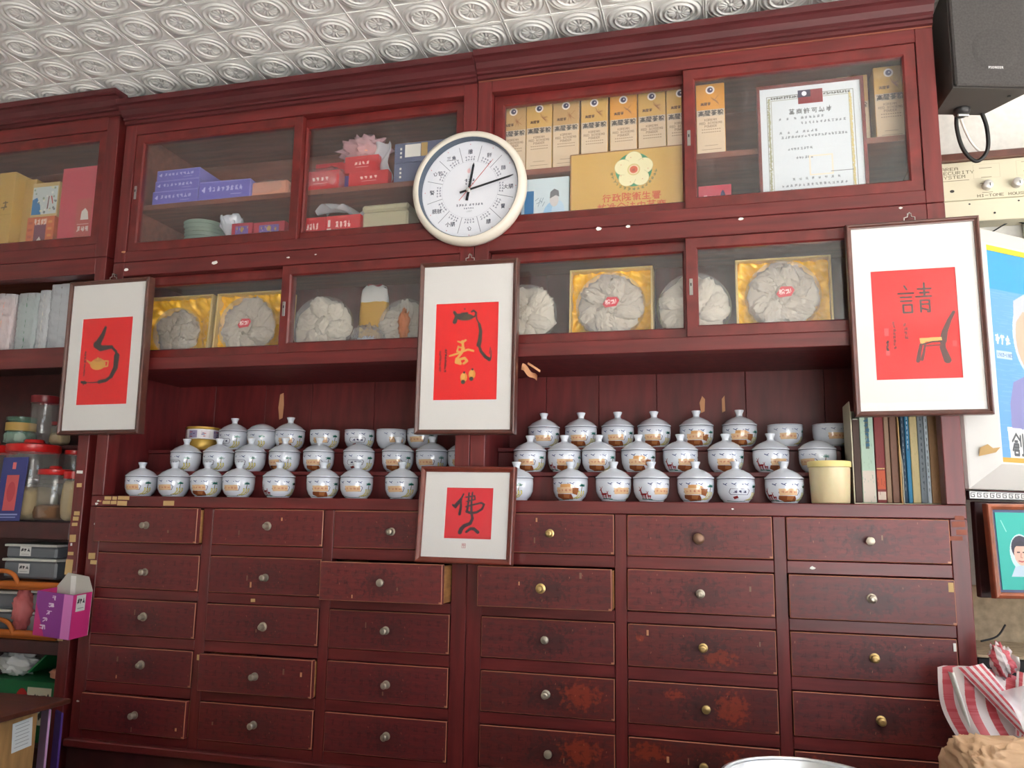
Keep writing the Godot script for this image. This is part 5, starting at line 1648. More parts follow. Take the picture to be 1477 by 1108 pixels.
# ---------------------------------------------------------------- corner right of the cabinet
func build_right_corner() -> void:
	# loudspeaker, body narrowing to the back
	var s := thing("loudspeaker", "dark grey loudspeaker hung at the top right corner", "speaker", Vector3(1.328, 2.345, 0.015), "", Vector3(0, 14.7, 0))
	var st := SurfaceTool.new()
	st.begin(Mesh.PRIMITIVE_TRIANGLES)
	var fw := 0.1
	var bw := 0.062
	var hh := 0.278
	var dp := 0.17
	var cy := 0.012
	var F := [Vector3(-fw, 0, -.012), Vector3(fw, 0, -.012), Vector3(fw, hh, -.012), Vector3(-fw, hh, -.012)]
	var B := [Vector3(-bw, cy, -dp), Vector3(bw, cy, -dp), Vector3(bw, hh - .01, -dp), Vector3(-bw, hh - .01, -dp)]
	quad(st, B, Vector3(0, 0, -1))
	quad(st, F, Vector3(0, 0, 1))
	for k in 4:
		var a: Vector3 = F[k]
		var b: Vector3 = F[(k + 1) % 4]
		var c: Vector3 = B[(k + 1) % 4]
		var d: Vector3 = B[k]
		var n := (b - a).cross(d - a).normalized()
		if n.dot((a + b + c + d) / 4 - Vector3(0, hh / 2, -dp / 2)) < 0:
			n = -n
		quad(st, [a, b, c, d], n)
	part("body", st.commit(), M.speaker_body, s)
	var gr := part("grille", cbox(Vector3(fw * 2 - .002, hh - .002, .014), .004), M.speaker_cloth, s, Vector3(0, hh / 2, -.005))
	part("woofer_dome", lathe(V2([.058, -.001, .055, .0012, .04, .0008, .022, .0018, 0, .0024]), 40), M.speaker_cloth, gr, Vector3(.002, -.045, .0065), Vector3(90, 0, 0))
	part("name_badge", lettering("PIONEER", .0062), M.aluminium, gr, Vector3(.0, -.092, .0078))
	var kn := part("swivel_knob", lathe(V2([.02, 0, .021, .006, .017, .014, .01, .018, 0, .019]), 24), M.black_plastic, s, Vector3(-.012, .008, -.135), Vector3(160, 0, 0))
	part("knob_grip", cbox(Vector3(.03, .008, .008), .002), M.steel, kn, Vector3(0, .019, 0))
	part("screw", lathe(V2([.005, 0, .005, .003, 0, .0035]), 12), M.black_plastic, s, Vector3(.06, .001, -.05), Vector3(180, 0, 0))
	part("bracket", tube([Vector3(-.02, .15, -dp), Vector3(-.02, .15, -.36)], .009, 10), M.black_plastic, s)
	solo("speaker_cable", "thick black cable looping below the loudspeaker", "cable", tube(smooth_path([Vector3(1.283, 2.375, -.15), Vector3(1.281, 2.33, -.16), Vector3(1.295, 2.27, -.17), Vector3(1.325, 2.235, -.175), Vector3(1.352, 2.26, -.17), Vector3(1.352, 2.32, -.16), Vector3(1.335, 2.375, -.15)], 8), .0052, 10), M.rubber, Vector3.ZERO)
	var wl := thing("power_cable", "white power cable with a brown plug above the amplifier", "cable", Vector3.ZERO)
	part("cord", tube(smooth_path([Vector3(1.30, 2.39, -.2), Vector3(1.325, 2.36, -.25), Vector3(1.36, 2.33, -.3), Vector3(1.40, 2.317, -.33), Vector3(1.46, 2.312, -.335), Vector3(1.56, 2.318, -.34), Vector3(1.7, 2.33, -.34)], 6), .0035, 8), M.wire_white, wl)
	part("plug", lathe(V2([0, 0, .008, 0, .012, .006, .013, .026, .009, .032, .005, .04]), 14), M.plug_brown, wl, Vector3(1.355, 2.311, -.325), Vector3(0, 0, -90))
	# amplifier on the wall
	var pr := img(384, 160, c8(200, 194, 170))
	var ink := c8(92, 84, 68)
	latin(pr, "AREA", 14, 18, 2, ink)
	latin(pr, "SECURITY", 8, 36, 2, ink)
	latin(pr, "SYSTEM", 8, 54, 2, ink)
	rc(pr, 8, 76, 80, 2, ink)
	for q in [[116, 30], [228, 16], [116, 96], [228, 96]]:
		rc(pr, q[0], q[1], 34, 2, ink)
		rc(pr, q[0] + 4, q[1] + 40, 28, 2, ink)
	for q in [[100, 14, 70, 60], [214, 10, 84, 64]]:
		rc(pr, q[0], q[1], q[2], 1, c8(176, 168, 142))
		rc(pr, q[0], q[1] + q[3], q[2], 1, c8(176, 168, 142))
		rc(pr, q[0], q[1], 1, q[3], c8(176, 168, 142))
		rc(pr, q[0] + q[2], q[1], 1, q[3], c8(176, 168, 142))
	rc(pr, 240, 34, 36, 8, c8(24, 22, 22))
	rc(pr, 318, 14, 64, 50, c8(96, 76, 66))
	rc(pr, 321, 17, 60, 44, c8(226, 196, 180))
	brush(pr, [Vector2(326, 44), Vector2(376, 36)], 2, 2, c8(150, 90, 80))
	dot(pr, 40, 122, 6, c8(40, 34, 30))
	latin(pr, "HI-TONE HOUSE MASTER", 106, 144, 1.7, ink)
	printed("amp_print", pr, 0.5)
	var am := thing("wall_amplifier", "cream fronted amplifier with round knobs under a wooden board", "amplifier", Vector3(1.43, 2.175, -0.315))
	part("front_panel", cbox(Vector3(0.36, 0.11, 0.02), .002), M.amp_print, am, Vector3(0, .047, .03))
	part("lower_panel", cbox(Vector3(0.36, 0.06, 0.018), .002), M.amp_cream, am, Vector3(0, -.0385, .028), Vector3(6, 0, 0))
	part("housing", cbox(Vector3(0.36, 0.16, 0.07), .002), M.amp_cream, am, Vector3(0, .02, -.017))
	part("top_board", cbox(Vector3(0.42, 0.02, 0.11), .002), M.moulding_dark, am, Vector3(.01, .113, 0))
	for k in 3:
		var kb := part("control_knob", lathe(V2([.012, 0, .0125, .018, .011, .02, 0, .0205]), 24), M.knob_grey if k < 2 else M.dark_red_plastic, am, Vector3(-.055 + k * .072, .026, .04), Vector3(90, 0, 0))
		part("pointer", cbox(Vector3(.0016, .001, .009), 0.0), M.black_plastic, kb, Vector3(.003, .0208, .002))
	for k in 4:
		part("screw", lathe(V2([.003, 0, .003, .001, 0, .0014]), 8), M.black_plastic, am, Vector3(-.1 + k * .06, -.02 - (k % 2) * .03, .038), Vector3(90, 0, 0))
	var so := thing("wall_socket", "white socket box at the right edge below the amplifier", "socket", Vector3(1.512, 2.105, -0.35))
	part("box", cbox(Vector3(.06, .09, .03), .003), M.white_plastic, so)
	for k in 2:
		part("socket_hole", lathe(V2([.005, 0, .005, .001, 0, .001]), 10), M.black_plastic, so, Vector3(-.012, .02 - k * .035, .0155), Vector3(90, 0, 0))
	solo("thin_wire", "thin black wire sagging below the amplifier", "wire", tube(smooth_path([Vector3(1.34, 2.07, -.355), Vector3(1.4, 2.095, -.35), Vector3(1.45, 2.12, -.345), Vector3(1.49, 2.112, -.34), Vector3(1.53, 2.15, -.33), Vector3(1.6, 2.19, -.33)], 6), .002, 6), M.rubber, Vector3.ZERO)
	# slanted light box poster
	var po := img(256, 300, c8(86, 146, 206))
	rc(po, 0, 0, 256, 62, c8(36, 140, 200))
	for y in range(62, 300):
		for k in 2:
			rc(po, rng.randf_range(0, 240), y, rng.randf_range(8, 40), 1, c8(96, 152, 206))
	poly(po, V2([30, 300, 32, 220, 44, 190, 96, 172, 160, 176, 216, 200, 230, 300]), c8(118, 118, 170))
	ell(po, 98, 122, 46, 58, c8(176, 186, 206))
	ell(po, 100, 126, 41, 50, c8(186, 156, 138))
	poly(po, V2([56, 110, 60, 74, 98, 58, 136, 74, 144, 112, 118, 88, 82, 88]), c8(170, 174, 186))
	for k in 3:
		scribble(po, 330 + k, 7 + k * 13, 126, 12, 2.4, c8(216, 220, 226))
	rc(po, 8, 148, 38, 11, c8(166, 186, 208))
	latin(po, "1915-1983", 10, 151, .7, c8(80, 110, 150))
	poly(po, V2([20, 252, 256, 262, 256, 300, 24, 300]), c8(212, 212, 212))
	glyph(po, "創", 27, 258, 32, 3.2, c8(60, 66, 74))
	glyph(po, "業", 66, 260, 32, 3.2, c8(60, 66, 74))
	printed("portrait_poster", po, 0.3, 0.5)
	var lb := thing("poster_box", "blue portrait poster in a wide white frame standing slantwise in the corner", "poster", Vector3(1.2125, 1.372, -0.02), "", Vector3(0, 39.3, 0))
	var bx := part("bevelled_frame", rect_loft(0.5, 0.65, V2([0, -.02, 0, 0, .003, .003, .058, .045, .062, .045, .062, .041])), M.frame_white, lb, Vector3(.25, .325, 0))
	part("poster", cbox(Vector3(.376, .526, .002), 0.0), M.portrait_poster, bx, Vector3(0, 0, .041))
	part("yellow_strip", cbox(Vector3(.376, .013, .003), .0005), M.yellow_trim, bx, Vector3(0, .2565, .043))
	part("gold_strip", cbox(Vector3(.376, .012, .003), .0005), M.gold_trim, bx, Vector3(0, -.2575, .043))
	part("torn_label", prism(V2([0, 0, .035, .008, .045, .02, .03, .018, .02, .028, .004, .02]), .0008), M.paper_tag, bx, Vector3(-.236, -.25, .02), Vector3(-6, -55, 0))
	var gk := img(512, 32, c8(214, 214, 214))
	for k in 22:
		var x := k * 23 + 3
		rc(gk, x, 6, 18, 3, c8(60, 62, 66))
		rc(gk, x, 6, 3, 18, c8(60, 62, 66))
		rc(gk, x, 22, 14, 3, c8(60, 62, 66))
		rc(gk, x + 12, 13, 3, 11, c8(60, 62, 66))
		rc(gk, x + 6, 13, 8, 3, c8(60, 62, 66))
	rc(gk, 0, 0, 512, 3, c8(120, 122, 126))
	rc(gk, 0, 29, 512, 3, c8(120, 122, 126))
	printed("key_print", gk, 0.6)
	var ks := thing("bracket_shelf", "dark shelf with a key pattern edge below the poster box", "shelf", Vector3(1.21, 1.345, -0.012), "", Vector3(0, 39.3, 0))
	part("shelf_board", cbox(Vector3(.43, .022, .06), .001), M.wood_dark, ks, Vector3(.29, .0145, -.035))
	part("pattern_strip", cbox(Vector3(.5, .018, .002), 0.0), M.key_print, ks, Vector3(.255, .013, -.0035))
	# small portrait in an orange frame
	var ph := img(192, 192, c8(28, 176, 164))
	ell(ph, 60, 100, 30, 46, c8(196, 224, 226))
	ell(ph, 60, 88, 25, 30, c8(46, 40, 62))
	poly(ph, V2([28, 160, 40, 136, 60, 130, 82, 136, 94, 160]), c8(186, 206, 222))
	ell(ph, 60, 104, 19, 28, c8(220, 176, 158))
	poly(ph, V2([40, 92, 46, 76, 62, 70, 76, 78, 81, 94, 72, 84, 48, 84]), c8(40, 34, 52))
	rc(ph, 49, 98, 8, 3, c8(60, 40, 44))
	rc(ph, 64, 98, 8, 3, c8(60, 40, 44))
	brush(ph, [Vector2(60, 102), Vector2(58, 112), Vector2(62, 113)], 2, 2, c8(190, 130, 116))
	brush(ph, [Vector2(52, 121), Vector2(60, 123), Vector2(68, 121)], 3, 3, c8(186, 80, 84))
	brush(ph, [Vector2(14, 20), Vector2(26, 48)], 2, 2, c8(150, 220, 210))
	printed("photo_print", ph, 0.4)
	var pf := thing("portrait_frame", "orange wooden photo frame with a small portrait on turquoise", "picture", Vector3(1.346, 1.2315, -0.055), "", Vector3(-3, 12, 0))
	part("frame_moulding", rect_loft(.198, .214, V2([0, -.012, 0, .006, .002, .01, .007, .012, .012, .008, .014, .004, .014, -.012])), M.moulding_orange, pf)
	part("mat_board", cbox(Vector3(.172, .188, .002), 0.0), M.blue_grey, pf, Vector3(0, 0, .0))
	part("photo", cbox(Vector3(.16, .174, .002), 0.0), M.photo_print, pf, Vector3(0, 0, .0022))
	part("backing", cbox(Vector3(.19, .206, .004), 0.0), M.wood_dark, pf, Vector3(0, 0, -.011))
	solo("backing_panel", "dark brown panel behind the small portrait", "panel", cbox(Vector3(.36, .225, .02), .002), M.wood_dark, Vector3(1.415, 1.232, -.145), "", Vector3(0, 12, 0))
	var dado := struct("trim_1", cbox(Vector3(2.45, 1.13, 0.02), .002), M.plaster_beige, Vector3(2.45, .565, -.359))
	dado.name = "trim_1"
	var bc := thing("black_cupboard", "black cupboard with a pale top edge at the right below the portrait", "cupboard", Vector3(1.48, 0, -0.2), "", Vector3(0, -4, 0))
	part("cupboard_body", cbox(Vector3(.5, .985, .26), .003), M.black_stone, bc, Vector3(0, .4925, 0))
	part("top_edge", cbox(Vector3(.5, .006, .262), .001), M.plaster_beige, bc, Vector3(0, .988, 0))
	solo("loose_wire", "short black wire end above the black cupboard", "wire", tube(smooth_path([Vector3(1.235, 1.02, -.1), Vector3(1.275, 1.03, -.12), Vector3(1.3, 1.055, -.14)], 5), .0022, 6), M.rubber, Vector3(0, 0, 0))
	build_striped_bags()

func build_striped_bags() -> void:
	var im := img(256, 256, c8(236, 222, 222))
	for k in 4:
		rc(im, 14 + k * 64, 0, 30, 256, c8(222, 110, 120))
	for y in 256:
		for k in 4:
			if noise.get_noise_2d(k * 40, y * .06) > .0:
				rc(im, 14 + k * 64 + rng.randf_range(-1, 1), y, 30, 1, c8(214, 88, 98))
	var m := printed("stripe_print", im, 0.35)
	m.texture_repeat = true
	m.backlight_enabled = true
	m.backlight = Color(.5, .4, .4)
	var b := thing("striped_bags", "bundle of folded red and white striped plastic bags hanging by the right post", "bags", Vector3(1.2, 0.82, 0.09))
	# folded leaves, one behind the other, hung from the knot
	for k in 5:
		var off := k * .006
		part("bag_leaf", surf(func(u: float, v: float) -> Vector3:
			var top := Vector3(lerpf(-.085, .075, u) - .004 * k, lerpf(.165, .165 - .02 * u, 1.0) + .012 * sin(u * PI), .018 * sin(u * 3.0))
			var bot := Vector3(lerpf(-.045, .1, u) - .003 * k, -.005 + .02 * u, .03 + .01 * sin(u * 5))
			var p := top.lerp(bot, v)
			p.z += -.03 + off + .006 * sin(u * 11 + k) * v + .004 * sin(v * 9)
			p.x -= .02 * sin(v * PI)
			return p, 20, 16), m, b)
	part("front_flap", surf(func(u: float, v: float) -> Vector3:
		var p := Vector3(-.07, .17, .02).lerp(Vector3(.055, .03, .045), v) + Vector3(.052, .012, .0) * u * (1.0 - v * .35)
		p.z += .008 * sin(u * PI) + .004 * sin(v * 8)
		return p, 10, 16), m, b)
	part("side_flap", surf(func(u: float, v: float) -> Vector3:
		var p := Vector3(.1, .158, .015).lerp(Vector3(.055, .04, .036), v) + Vector3(-.055, .012, .002) * u * (1.0 - v * .5)
		p.z += .008 * sin(u * PI)
		return p, 10, 16), m, b)
	part("white_fold", surf(func(u: float, v: float) -> Vector3: return Vector3(-.085 + .012 * u + v * .042, .16 - v * .17, .012 + .014 * sin(u * PI)), 6, 14), M.paper_white, b)
	part("knot", blob(Vector3(.022, .034, .016), 5.5, .6, 2.2, 30, 20), M.stripe_print, b, Vector3(.02, .188, .012), Vector3(0, 0, 18))
	part("knot_tail", surf(func(u: float, v: float) -> Vector3: return Vector3(.02 + u * .03, .18 + v * .03 - u * .012, .018 + .008 * sin(u * 6 + v * 3)), 8, 6), M.paper_white, b)

# ---------------------------------------------------------------- far left cabinet contents
func glass_jar(label: String, at: Vector3, r: float, h: float, lid: String, fill: float, herb: String, knobbed := false, glassm := "jar_glass") -> Node3D:
	var j := thing("glass_jar", label, "jar", at, "herb jars of the far left shelf")
	part("glass_body", lathe(V2([0, 0, r * .92, 0, r, .006, r, h * .82, r * .95, h * .86, r * .95, h * .9]), 28), M[glassm], j)
	if fill > 0.0:
		part("contents", blob(Vector3(r * .92, h * fill / 2, r * .92), h * 70, .12, 6.0, 24, 14, .5), M[herb], j, Vector3(0, .004 + h * fill / 2, 0))
	var lh := h * .14
	var prof := [r * 1.03, h * .86, r * 1.05, h * .87, r * 1.05, h * .86 + lh, r * .98, h * .865 + lh, 0, h * .87 + lh]
	if knobbed:
		prof = [r * 1.03, h * .84, r * 1.06, h * .85, r * 1.06, h * .93, r * .9, h * .945, r * .42, h * .955, r * .36, h, 0, h * 1.005]
	part("lid", lathe(V2(prof), 28), M[lid], j)
	return j

func bubble_parcel(label: String, x0: float, x1: float, h: float, zf: float, inner: String, lean := 0.0) -> void:
	var w := x1 - x0
	var p := thing("wrapped_parcel", label, "parcel", Vector3((x0 + x1) / 2, 1.8015 + absf(sin(deg_to_rad(lean))) * w / 2, zf - .05), "bubble wrapped parcels", Vector3(0, 0, lean))
	part("parcel", cbox(Vector3(w * .86, h * .94, .07), .004), M[inner], p, Vector3(0, h * .47 + .002, 0))
	part("bubble_wrap", surf(func(u: float, v: float) -> Vector3:
		var a := TAU * u
		var q := Vector3(spow(sin(a), .4) * w / 2, (1 - v) * h, spow(cos(a), .4) * .043)
		var bub := .0022 * (absf(sin(a * 22)) * absf(sin(v * h * 220))) + .004 * noise.get_noise_2d(u * 14, v * 9 + x0 * 40)
		return q + Vector3(sin(a), 0, cos(a)) * bub, 88, 40), M.plastic_film, p)

func build_side_cabinet_contents() -> void:
	var fl := 2.1305
	var g := img(96, 288, c8(206, 168, 84))
	scribble(g, 3, 50, 90, 34, 4, c8(120, 96, 50))
	rc(g, 0, 140, 96, 2, c8(186, 148, 70))
	printed("gold_tall_print", g, 0.5)
	carton("gold_carton", "tall gold carton at the left picture edge, nearest one", "carton", "gold_tall_print", -1.79, -1.69, fl, .315, -.06, .09, "tall gold cartons")
	carton("gold_carton", "tall gold carton behind, beside the blue picture box", "carton", "tan", -1.688, -1.64, fl, .3, -.1, .09, "tall gold cartons")
	var pi := img(128, 144, c8(206, 180, 120))
	rc(pi, 4, 16, 120, 118, c8(206, 216, 216))
	poly(pi, V2([4, 134, 4, 70, 26, 60, 44, 96, 50, 134]), c8(52, 128, 190))
	for k in 26:
		dot(pi, rng.randf_range(10, 120), rng.randf_range(20, 128), rng.randf_range(2, 6), [c8(150, 170, 150), c8(232, 236, 232), c8(120, 130, 134), c8(226, 222, 190)][k % 4])
	brush(pi, [Vector2(96, 60), Vector2(104, 90)], 5, 4, c8(196, 50, 50))
	brush(pi, [Vector2(84, 60), Vector2(80, 110)], 4, 5, c8(110, 60, 60))
	printed("picture_box_print", pi, 0.5)
	var og := img(128, 96, c8(214, 110, 62))
	rc(og, 36, 18, 56, 60, c8(120, 56, 84))
	for k in 4:
		scribble(og, 5 + k, 32 + k * 16, 4, 14, 3, c8(240, 214, 200))
	poly(og, V2([48, 78, 50, 56, 64, 46, 76, 58, 84, 78]), c8(236, 232, 228))
	for k in 5:
		rc(og, 100, 10 + k * 16, 20, 6, c8(226, 150, 80))
		rc(og, 6, 10 + k * 16, 20, 6, c8(196, 90, 56))
	printed("orange_box_print", og, 0.5)
	carton("orange_box", "orange and purple box at the bottom of the far left case", "box", "orange_box_print", -1.635, -1.522, fl, .148, -.075, .1)
	carton("picture_box", "white and blue picture box on the orange box", "box", "picture_box_print", -1.632, -1.52, fl + .1485, .124, -.08, .1)
	var pk := img(128, 224, c8(206, 76, 94))
	rc(pk, 60, 84, 52, 110, c8(196, 92, 88))
	poly(pk, V2([76, 138, 78, 116, 90, 108, 100, 118, 104, 138]), c8(236, 232, 226))
	for k in 3:
		scribble(pk, 40 + k, 66 + k * 15, 154, 13, 2.6, c8(236, 222, 220))
	rc(pk, 66, 148, 40, 2, c8(226, 180, 176))
	printed("pink_box_print", pk, 0.45, 0.2)
	carton("pink_box", "large rose pink box beside the right post of the far left case", "box", "pink_box_print", -1.496, -1.345, fl, .308, -.065, .1)
	# bubble wrapped parcels
	bubble_parcel("bubble wrapped parcel leaning at the left picture edge", -1.73, -1.65, .205, -.055, "salmon", -4)
	bubble_parcel("bubble wrapped parcel showing green print, second from the left", -1.632, -1.546, .206, -.06, "green_card")
	bubble_parcel("narrow bubble wrapped parcel, third from the left", -1.543, -1.5, .212, -.06, "inside_grey")
	bubble_parcel("tall bubble wrapped roll beside the teapot picture", -1.497, -1.4, .228, -.055, "tub_grey")
	# jars
	var y1 := 1.2525
	glass_jar("tall slim glass jar with dark red lid on the back step", Vector3(-1.623, 1.5055, -.22), .043, .172, "dark_red_plastic", .0, "herb_brown")
	var gj := glass_jar("green glass jar with a cork band at the left picture edge", Vector3(-1.705, 1.5055, -.21), .046, .098, "green_glass", .45, "celadon", false, "green_glass")
	part("label_band", lathe(V2([.0475, .05, .0475, .078]), 28), M.tan, gj)
	glass_jar("small glass jar with plum lid beside the tall slim jar", Vector3(-1.556, 1.5055, -.23), .029, .082, "dark_red_plastic", .5, "herb_pale")
	glass_jar("small red lidded jar left of the back corner pair", Vector3(-1.474, 1.3905, -.215), .03, .097, "red_plastic", .2, "herb_pale")
	glass_jar("small red lidded jar right of the back corner pair", Vector3(-1.41, 1.3905, -.215), .03, .097, "red_plastic", .75, "herb_pale")
	glass_jar("big red lidded jar cut off by the left picture edge", Vector3(-1.7, y1, -.09), .078, .26, "red_plastic", .3, "herb_brown", true)
	var bj := glass_jar("big red lidded herb jar with a blue booklet in front", Vector3(-1.525, y1, -.1), .076, .262, "red_plastic", .4, "herb_pale", true)
	bj.position.x = -1.53
	glass_jar("medium red lidded jar with white stickers at the front", Vector3(-1.405, y1, -.068), .0465, .174, "red_plastic", .28, "herb_brown", true)
	glass_jar("narrow red lidded jar of pale herbs beside the post", Vector3(-1.327, y1, -.06), .0265, .156, "red_plastic", .8, "herb_pale")
	var bl := img(96, 128, c8(44, 50, 122))
	rc(bl, 24, 36, 48, 72, c8(206, 84, 88))
	rc(bl, 40, 10, 14, 14, c8(226, 110, 110))
	ell(bl, 48, 70, 16, 20, c8(190, 60, 70))
	rc(bl, 10, 114, 76, 3, c8(150, 160, 210))
	rc(bl, 10, 120, 70, 2, c8(150, 160, 210))
	printed("blue_booklet_print", bl, 0.4, 0.3)
	solo("blue_booklet", "dark blue booklet with a red panel leaning on the big jar", "booklet", cbox(Vector3(.096, .2, .003), .0005), M.blue_booklet_print, Vector3(-1.512, y1 + .1, -.012), "", Vector3(-4, 0, 1))
	# plastic tubs in the basket shelf
	var lab := img(64, 48, c8(226, 226, 222))
	for k in 3:
		scribble(lab, 20 + k, 6 + k * 19, 10, 14, 4, c8(40, 40, 44))
	rc(lab, 10, 38, 44, 2, c8(150, 150, 150))
	printed("tub_label", lab, 0.6)
	var y2 := 0.9005
	var tubs := [
		["upper smoke grey tub with a label in the orange tray", -1.556, -1.355, 1.1372, .044, "tub_smoke", true], ["lower smoke grey tub with a label in the orange tray", -1.56, -1.35, 1.0752, .061, "tub_smoke", true],
		["pale grey tub above, right of the pink bag", -1.436, -1.33, .9768, .064, "tub_grey", false], ["pale grey tub below, right of the pink bag", -1.45, -1.335, .9136, .0625, "tub_grey", false],
		["grey tub above, left of the pink bag", -1.62, -1.48, .9798, .055, "tub_smoke", false], ["grey tub below, left of the pink bag", -1.62, -1.48, .9136, .0655, "tub_smoke", false]]
	for q in tubs:
		var w: float = q[2] - q[1]
		var t := thing("plastic_tub", q[0], "tub", Vector3((q[1] + q[2]) / 2, q[3], -.13), "plastic tubs of the far left shelf")
		part("tub_body", cbox(Vector3(w * .96, q[4] - .008, .15), .006), M[q[5]], t, Vector3(0, (q[4] - .008) / 2, 0))
		part("rim", cbox(Vector3(w, .008, .16), .002), M.white_plastic, t, Vector3(0, q[4] - .004, 0))
		if q[6]:
			part("paper_label", cbox(Vector3(.042, .03, .001), 0.0), M.tub_label, t, Vector3(-.02, q[4] * .5, .0755))
	for k in 2:
		var by: float = [1.045, y2][k]
		var b := thing("orange_tray", ["orange plastic tray holding the labelled grey tubs", "orange plastic tray at the bottom under the pale grey tubs"][k], "tray", Vector3(-1.47, by, -.12), "orange plastic trays")
		part("tray_floor", cbox(Vector3(.36, .012, .22), .003), M.basket_orange, b, Vector3(0, .0065, 0))
		part("tray_lip", tube([Vector3(-.18, .016, .108), Vector3(.18, .016, .108)], .011, 10), M.basket_orange, b)
		part("handle", tube(smooth_path([Vector3(-.1, .012, .112), Vector3(-.08, .045, .116), Vector3(-.03, .056, .117), Vector3(.01, .045, .116), Vector3(.03, .012, .112)], 5), .007, 8), M.basket_orange, b)
		if k == 0:
			for s in [-1, 1]:
				part("tray_leg", cbox(Vector3(.012, .145, .2), .002), M.basket_orange, b, Vector3(s * .186 - .0, -.0715, 0))
	solo("pink_bag", "pink plastic bag of goods hanging between the tubs", "bag", blob(Vector3(.032, .066, .03), 3.3, .5, 3.0, 24, 20), M.pink_bag, Vector3(-1.455, .98, -.05))
	# green carton and bags on the lower shelf
	var y3 := 0.6005
	var gp := img(192, 64, c8(22, 104, 58))
	rc(gp, 118, 6, 66, 40, c8(214, 206, 180))
	scribble(gp, 7, 126, 12, 26, 5, c8(40, 40, 40))
	scribble(gp, 8, 154, 12, 26, 5, c8(40, 40, 40))
	ell(gp, 104, 26, 20, 18, c8(190, 40, 40))
	printed("green_print", gp, 0.5)
	carton("green_carton", "green carton with a red and cream panel on the lower shelf", "carton", "green_print", -1.56, -1.3, y3, .175, -.04, .2)
	solo("green_card", "green card sheet standing tilted on the green carton", "card", cbox(Vector3(.09, .006, .16), .001), M.green_card, Vector3(-1.4, y3 + .222, -.15), "", Vector3(0, 0, 42))
	solo("white_bag", "crumpled white plastic bag on the green carton", "bag", blob(Vector3(.06, .034, .04), 9.1, .8, 3.0, 26, 18), M.paper_white, Vector3(-1.5, y3 + .212, -.1))
	solo("orange_bag", "small crumpled orange bag at the right end of the green carton", "bag", blob(Vector3(.03, .018, .03), 2.1, .7, 3.5, 20, 14), M.salmon, Vector3(-1.325, y3 + .193, -.09))
	# pink open box hung on the cabinet edge
	var pb := img(96, 160, c8(206, 46, 126))
	poly(pb, V2([0, 0, 96, 0, 96, 160, 30, 160, 0, 40]), c8(150, 60, 150))
	rc(pb, 72, 0, 24, 160, c8(226, 130, 200))
	for k in 5:
		scribble(pb, 410 + k, 40 - k * 6, 10 + k * 27, 16, 2.6, c8(240, 220, 236))
	printed("magenta_print", pb, 0.4, 0.3)
	var hb := thing("hanging_box", "magenta open topped carton box hung between the two cabinets", "box", Vector3(-1.222, .93, .045), "", Vector3(3, 0, -4))
	part("front_face", cbox(Vector3(.126, .126, .0015), 0.0), M.magenta_print, hb, Vector3(0, .063, .036))
	part("right_face", cbox(Vector3(.07, .126, .0015), 0.0), M.magenta, hb, Vector3(.0625, .063, .0), Vector3(0, 90, 0))
	part("left_face", cbox(Vector3(.07, .126, .0015), 0.0), M.magenta, hb, Vector3(-.0625, .063, .0), Vector3(0, 90, 0))
	part("back_face", prism(V2([-.063, 0, .063, 0, .063, .13, .045, .168, -.03, .172, -.063, .13]), .0015), M.inside_grey, hb, Vector3(0, 0, -.036))
	part("bottom", cbox(Vector3(.126, .0015, .072), 0.0), M.magenta, hb, Vector3(0, .001, 0))
	part("white_tape", cbox(Vector3(.018, .06, .001), 0.0), M.paper_white, hb, Vector3(-.006, .135, -.0347), Vector3(0, 0, 4))
	part("paper_label", cbox(Vector3(.034, .046, .001), 0.0), M.tub_label, hb, Vector3(.0637, .1, .006), Vector3(0, 90, 0))

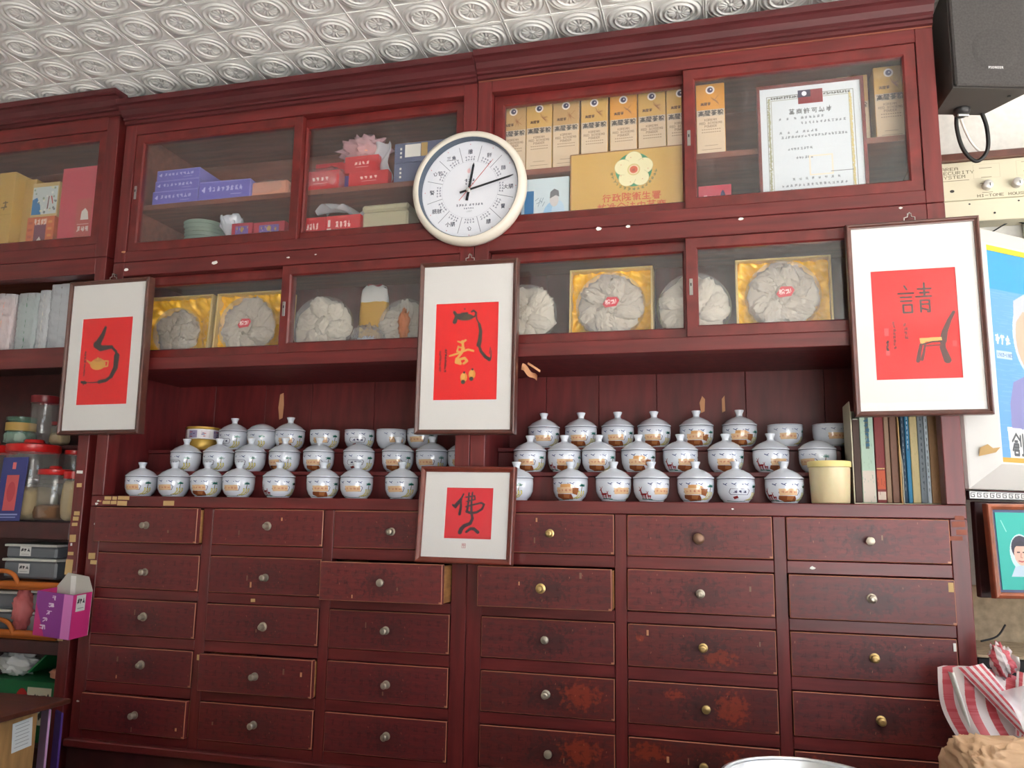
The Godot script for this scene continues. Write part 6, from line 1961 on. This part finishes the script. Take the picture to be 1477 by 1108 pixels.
# ---------------------------------------------------------------- foreground
func build_foreground() -> void:
	# shop counter below the picture edge carries the bowl and the papers
	var c := thing("shop_counter", "low wooden shop counter in front of the drawer chests, under the metal bowl", "counter", Vector3(1.08, 0, 0.68))
	part("counter_top", cbox(Vector3(1.2, .03, .62), .003), M.desk_top, c, Vector3(0, .745, 0))
	part("counter_body", cbox(Vector3(1.14, .73, .56), .003), M.wood_dark, c, Vector3(0, .365, 0))
	# L-shaped outer counter that closes the aisle
	var oc := thing("outer_counter", "long L shaped dark wooden counter before the drawer chests", "counter", Vector3(0.2, 0, 1.3))
	part("counter_body", cbox(Vector3(2.6, .86, .4), .003), M.wood_dark, oc, Vector3(0, .43, 0))
	part("counter_top", cbox(Vector3(2.66, .03, .46), .003), M.desk_top, oc, Vector3(0, .876, 0))
	part("return_body", cbox(Vector3(.45, .95, 1.9), .003), M.wood_dark, oc, Vector3(1.75, .475, -.3))
	part("return_top", cbox(Vector3(.5, .03, 1.95), .003), M.desk_top, oc, Vector3(1.75, .966, -.3))
	var p := thing("metal_bowl", "large aluminium bowl cut off by the bottom picture edge", "bowl", Vector3(0.772, .7602, .69))
	p.scale = Vector3(1.0, 1.045, 1.0)
	part("bowl_body", lathe(V2([0, 0, .075, 0, .083, .006, .108, .06, .121, .118, .1235, .13]), 56), M.aluminium, p)
	part("bowl_inside", lathe(V2([.1225, .13, .119, .118, .105, .06, .08, .009, 0, .006]), 56), M.aluminium, p)
	part("rolled_rim", lathe(V2([.1225, .129, .126, .1285, .128, .131, .1265, .1345, .123, .1345, .1215, .132, .1225, .129]), 56), M.aluminium, p)
	# papers and plastic at the right
	solo("paper_bag", "crumpled tan paper bag at the bottom right", "bag", blob(Vector3(.1, .078, .07), 7.3, .2, 7.0, 60, 36, .45), M.salmon, Vector3(1.125, .85, .47), "", Vector3(0, 10, 0))
	M["kraft"] = std("kraft", c8(216, 178, 142), .8)
	get_node("paper_bag").set("material_override", M.kraft)
	solo("plastic_wrap", "sheet of clear plastic lying over the paper bag", "sheet", surf(func(u: float, v: float) -> Vector3: return Vector3((u - .5) * .26, .02 * sin(u * 5 + v * 3) + (1 - v) * .06, (v - .5) * .16), 20, 12), M.plastic_film, Vector3(1.29, .915, .36))
	solo("card_box", "brown card box under the pink paper at the bottom right", "box", cbox(Vector3(.2, .15, .2), .002), M.kraft, Vector3(1.38, .836, .5))
	solo("pink_paper", "pink paper sheet lying on the card box at the bottom right", "paper", cbox(Vector3(.18, .003, .15), .0), M.lavender, Vector3(1.372, .913, .51), "", Vector3(0, -6, 0))
	# desk at the lower left
	var d := thing("side_desk", "plywood desk with a dark top at the lower left", "desk", Vector3(-1.45, 0, 0.56))
	part("desk_top", cbox(Vector3(.86, .012, .71), .002), M.desk_top, d, Vector3(0, .794, 0))
	part("side_panel", cbox(Vector3(.018, .786, .6), .001), M.plywood, d, Vector3(.39, .394, .02))
	part("side_panel", cbox(Vector3(.018, .786, .6), .001), M.plywood, d, Vector3(-.39, .394, .02))
	part("modesty_panel", cbox(Vector3(.76, .6, .012), .001), M.plywood, d, Vector3(0, .48, .2))
	var nt := img(64, 80, c8(226, 232, 234))
	for k in 7:
		rc(nt, 8 + (k % 2) * 3, 8 + k * 10, 44, 1, c8(120, 126, 134))
	printed("note_print", nt, .7)
	part("paper_note", cbox(Vector3(.06, .07, .001), 0.0), M.note_print, d, Vector3(.3996, .735, -.236), Vector3(0, 90, 4))
	solo("lavender_folder", "lavender folder standing behind the desk side", "folder", cbox(Vector3(.006, .3, .06), .001), M.lavender, Vector3(-1.1, .62, .2), "", Vector3(0, 60, 0))
	solo("violet_folder", "dark violet folder behind the lavender one", "folder", cbox(Vector3(.006, .29, .05), .001), M.violet, Vector3(-1.085, .61, .17), "", Vector3(0, 60, 0))
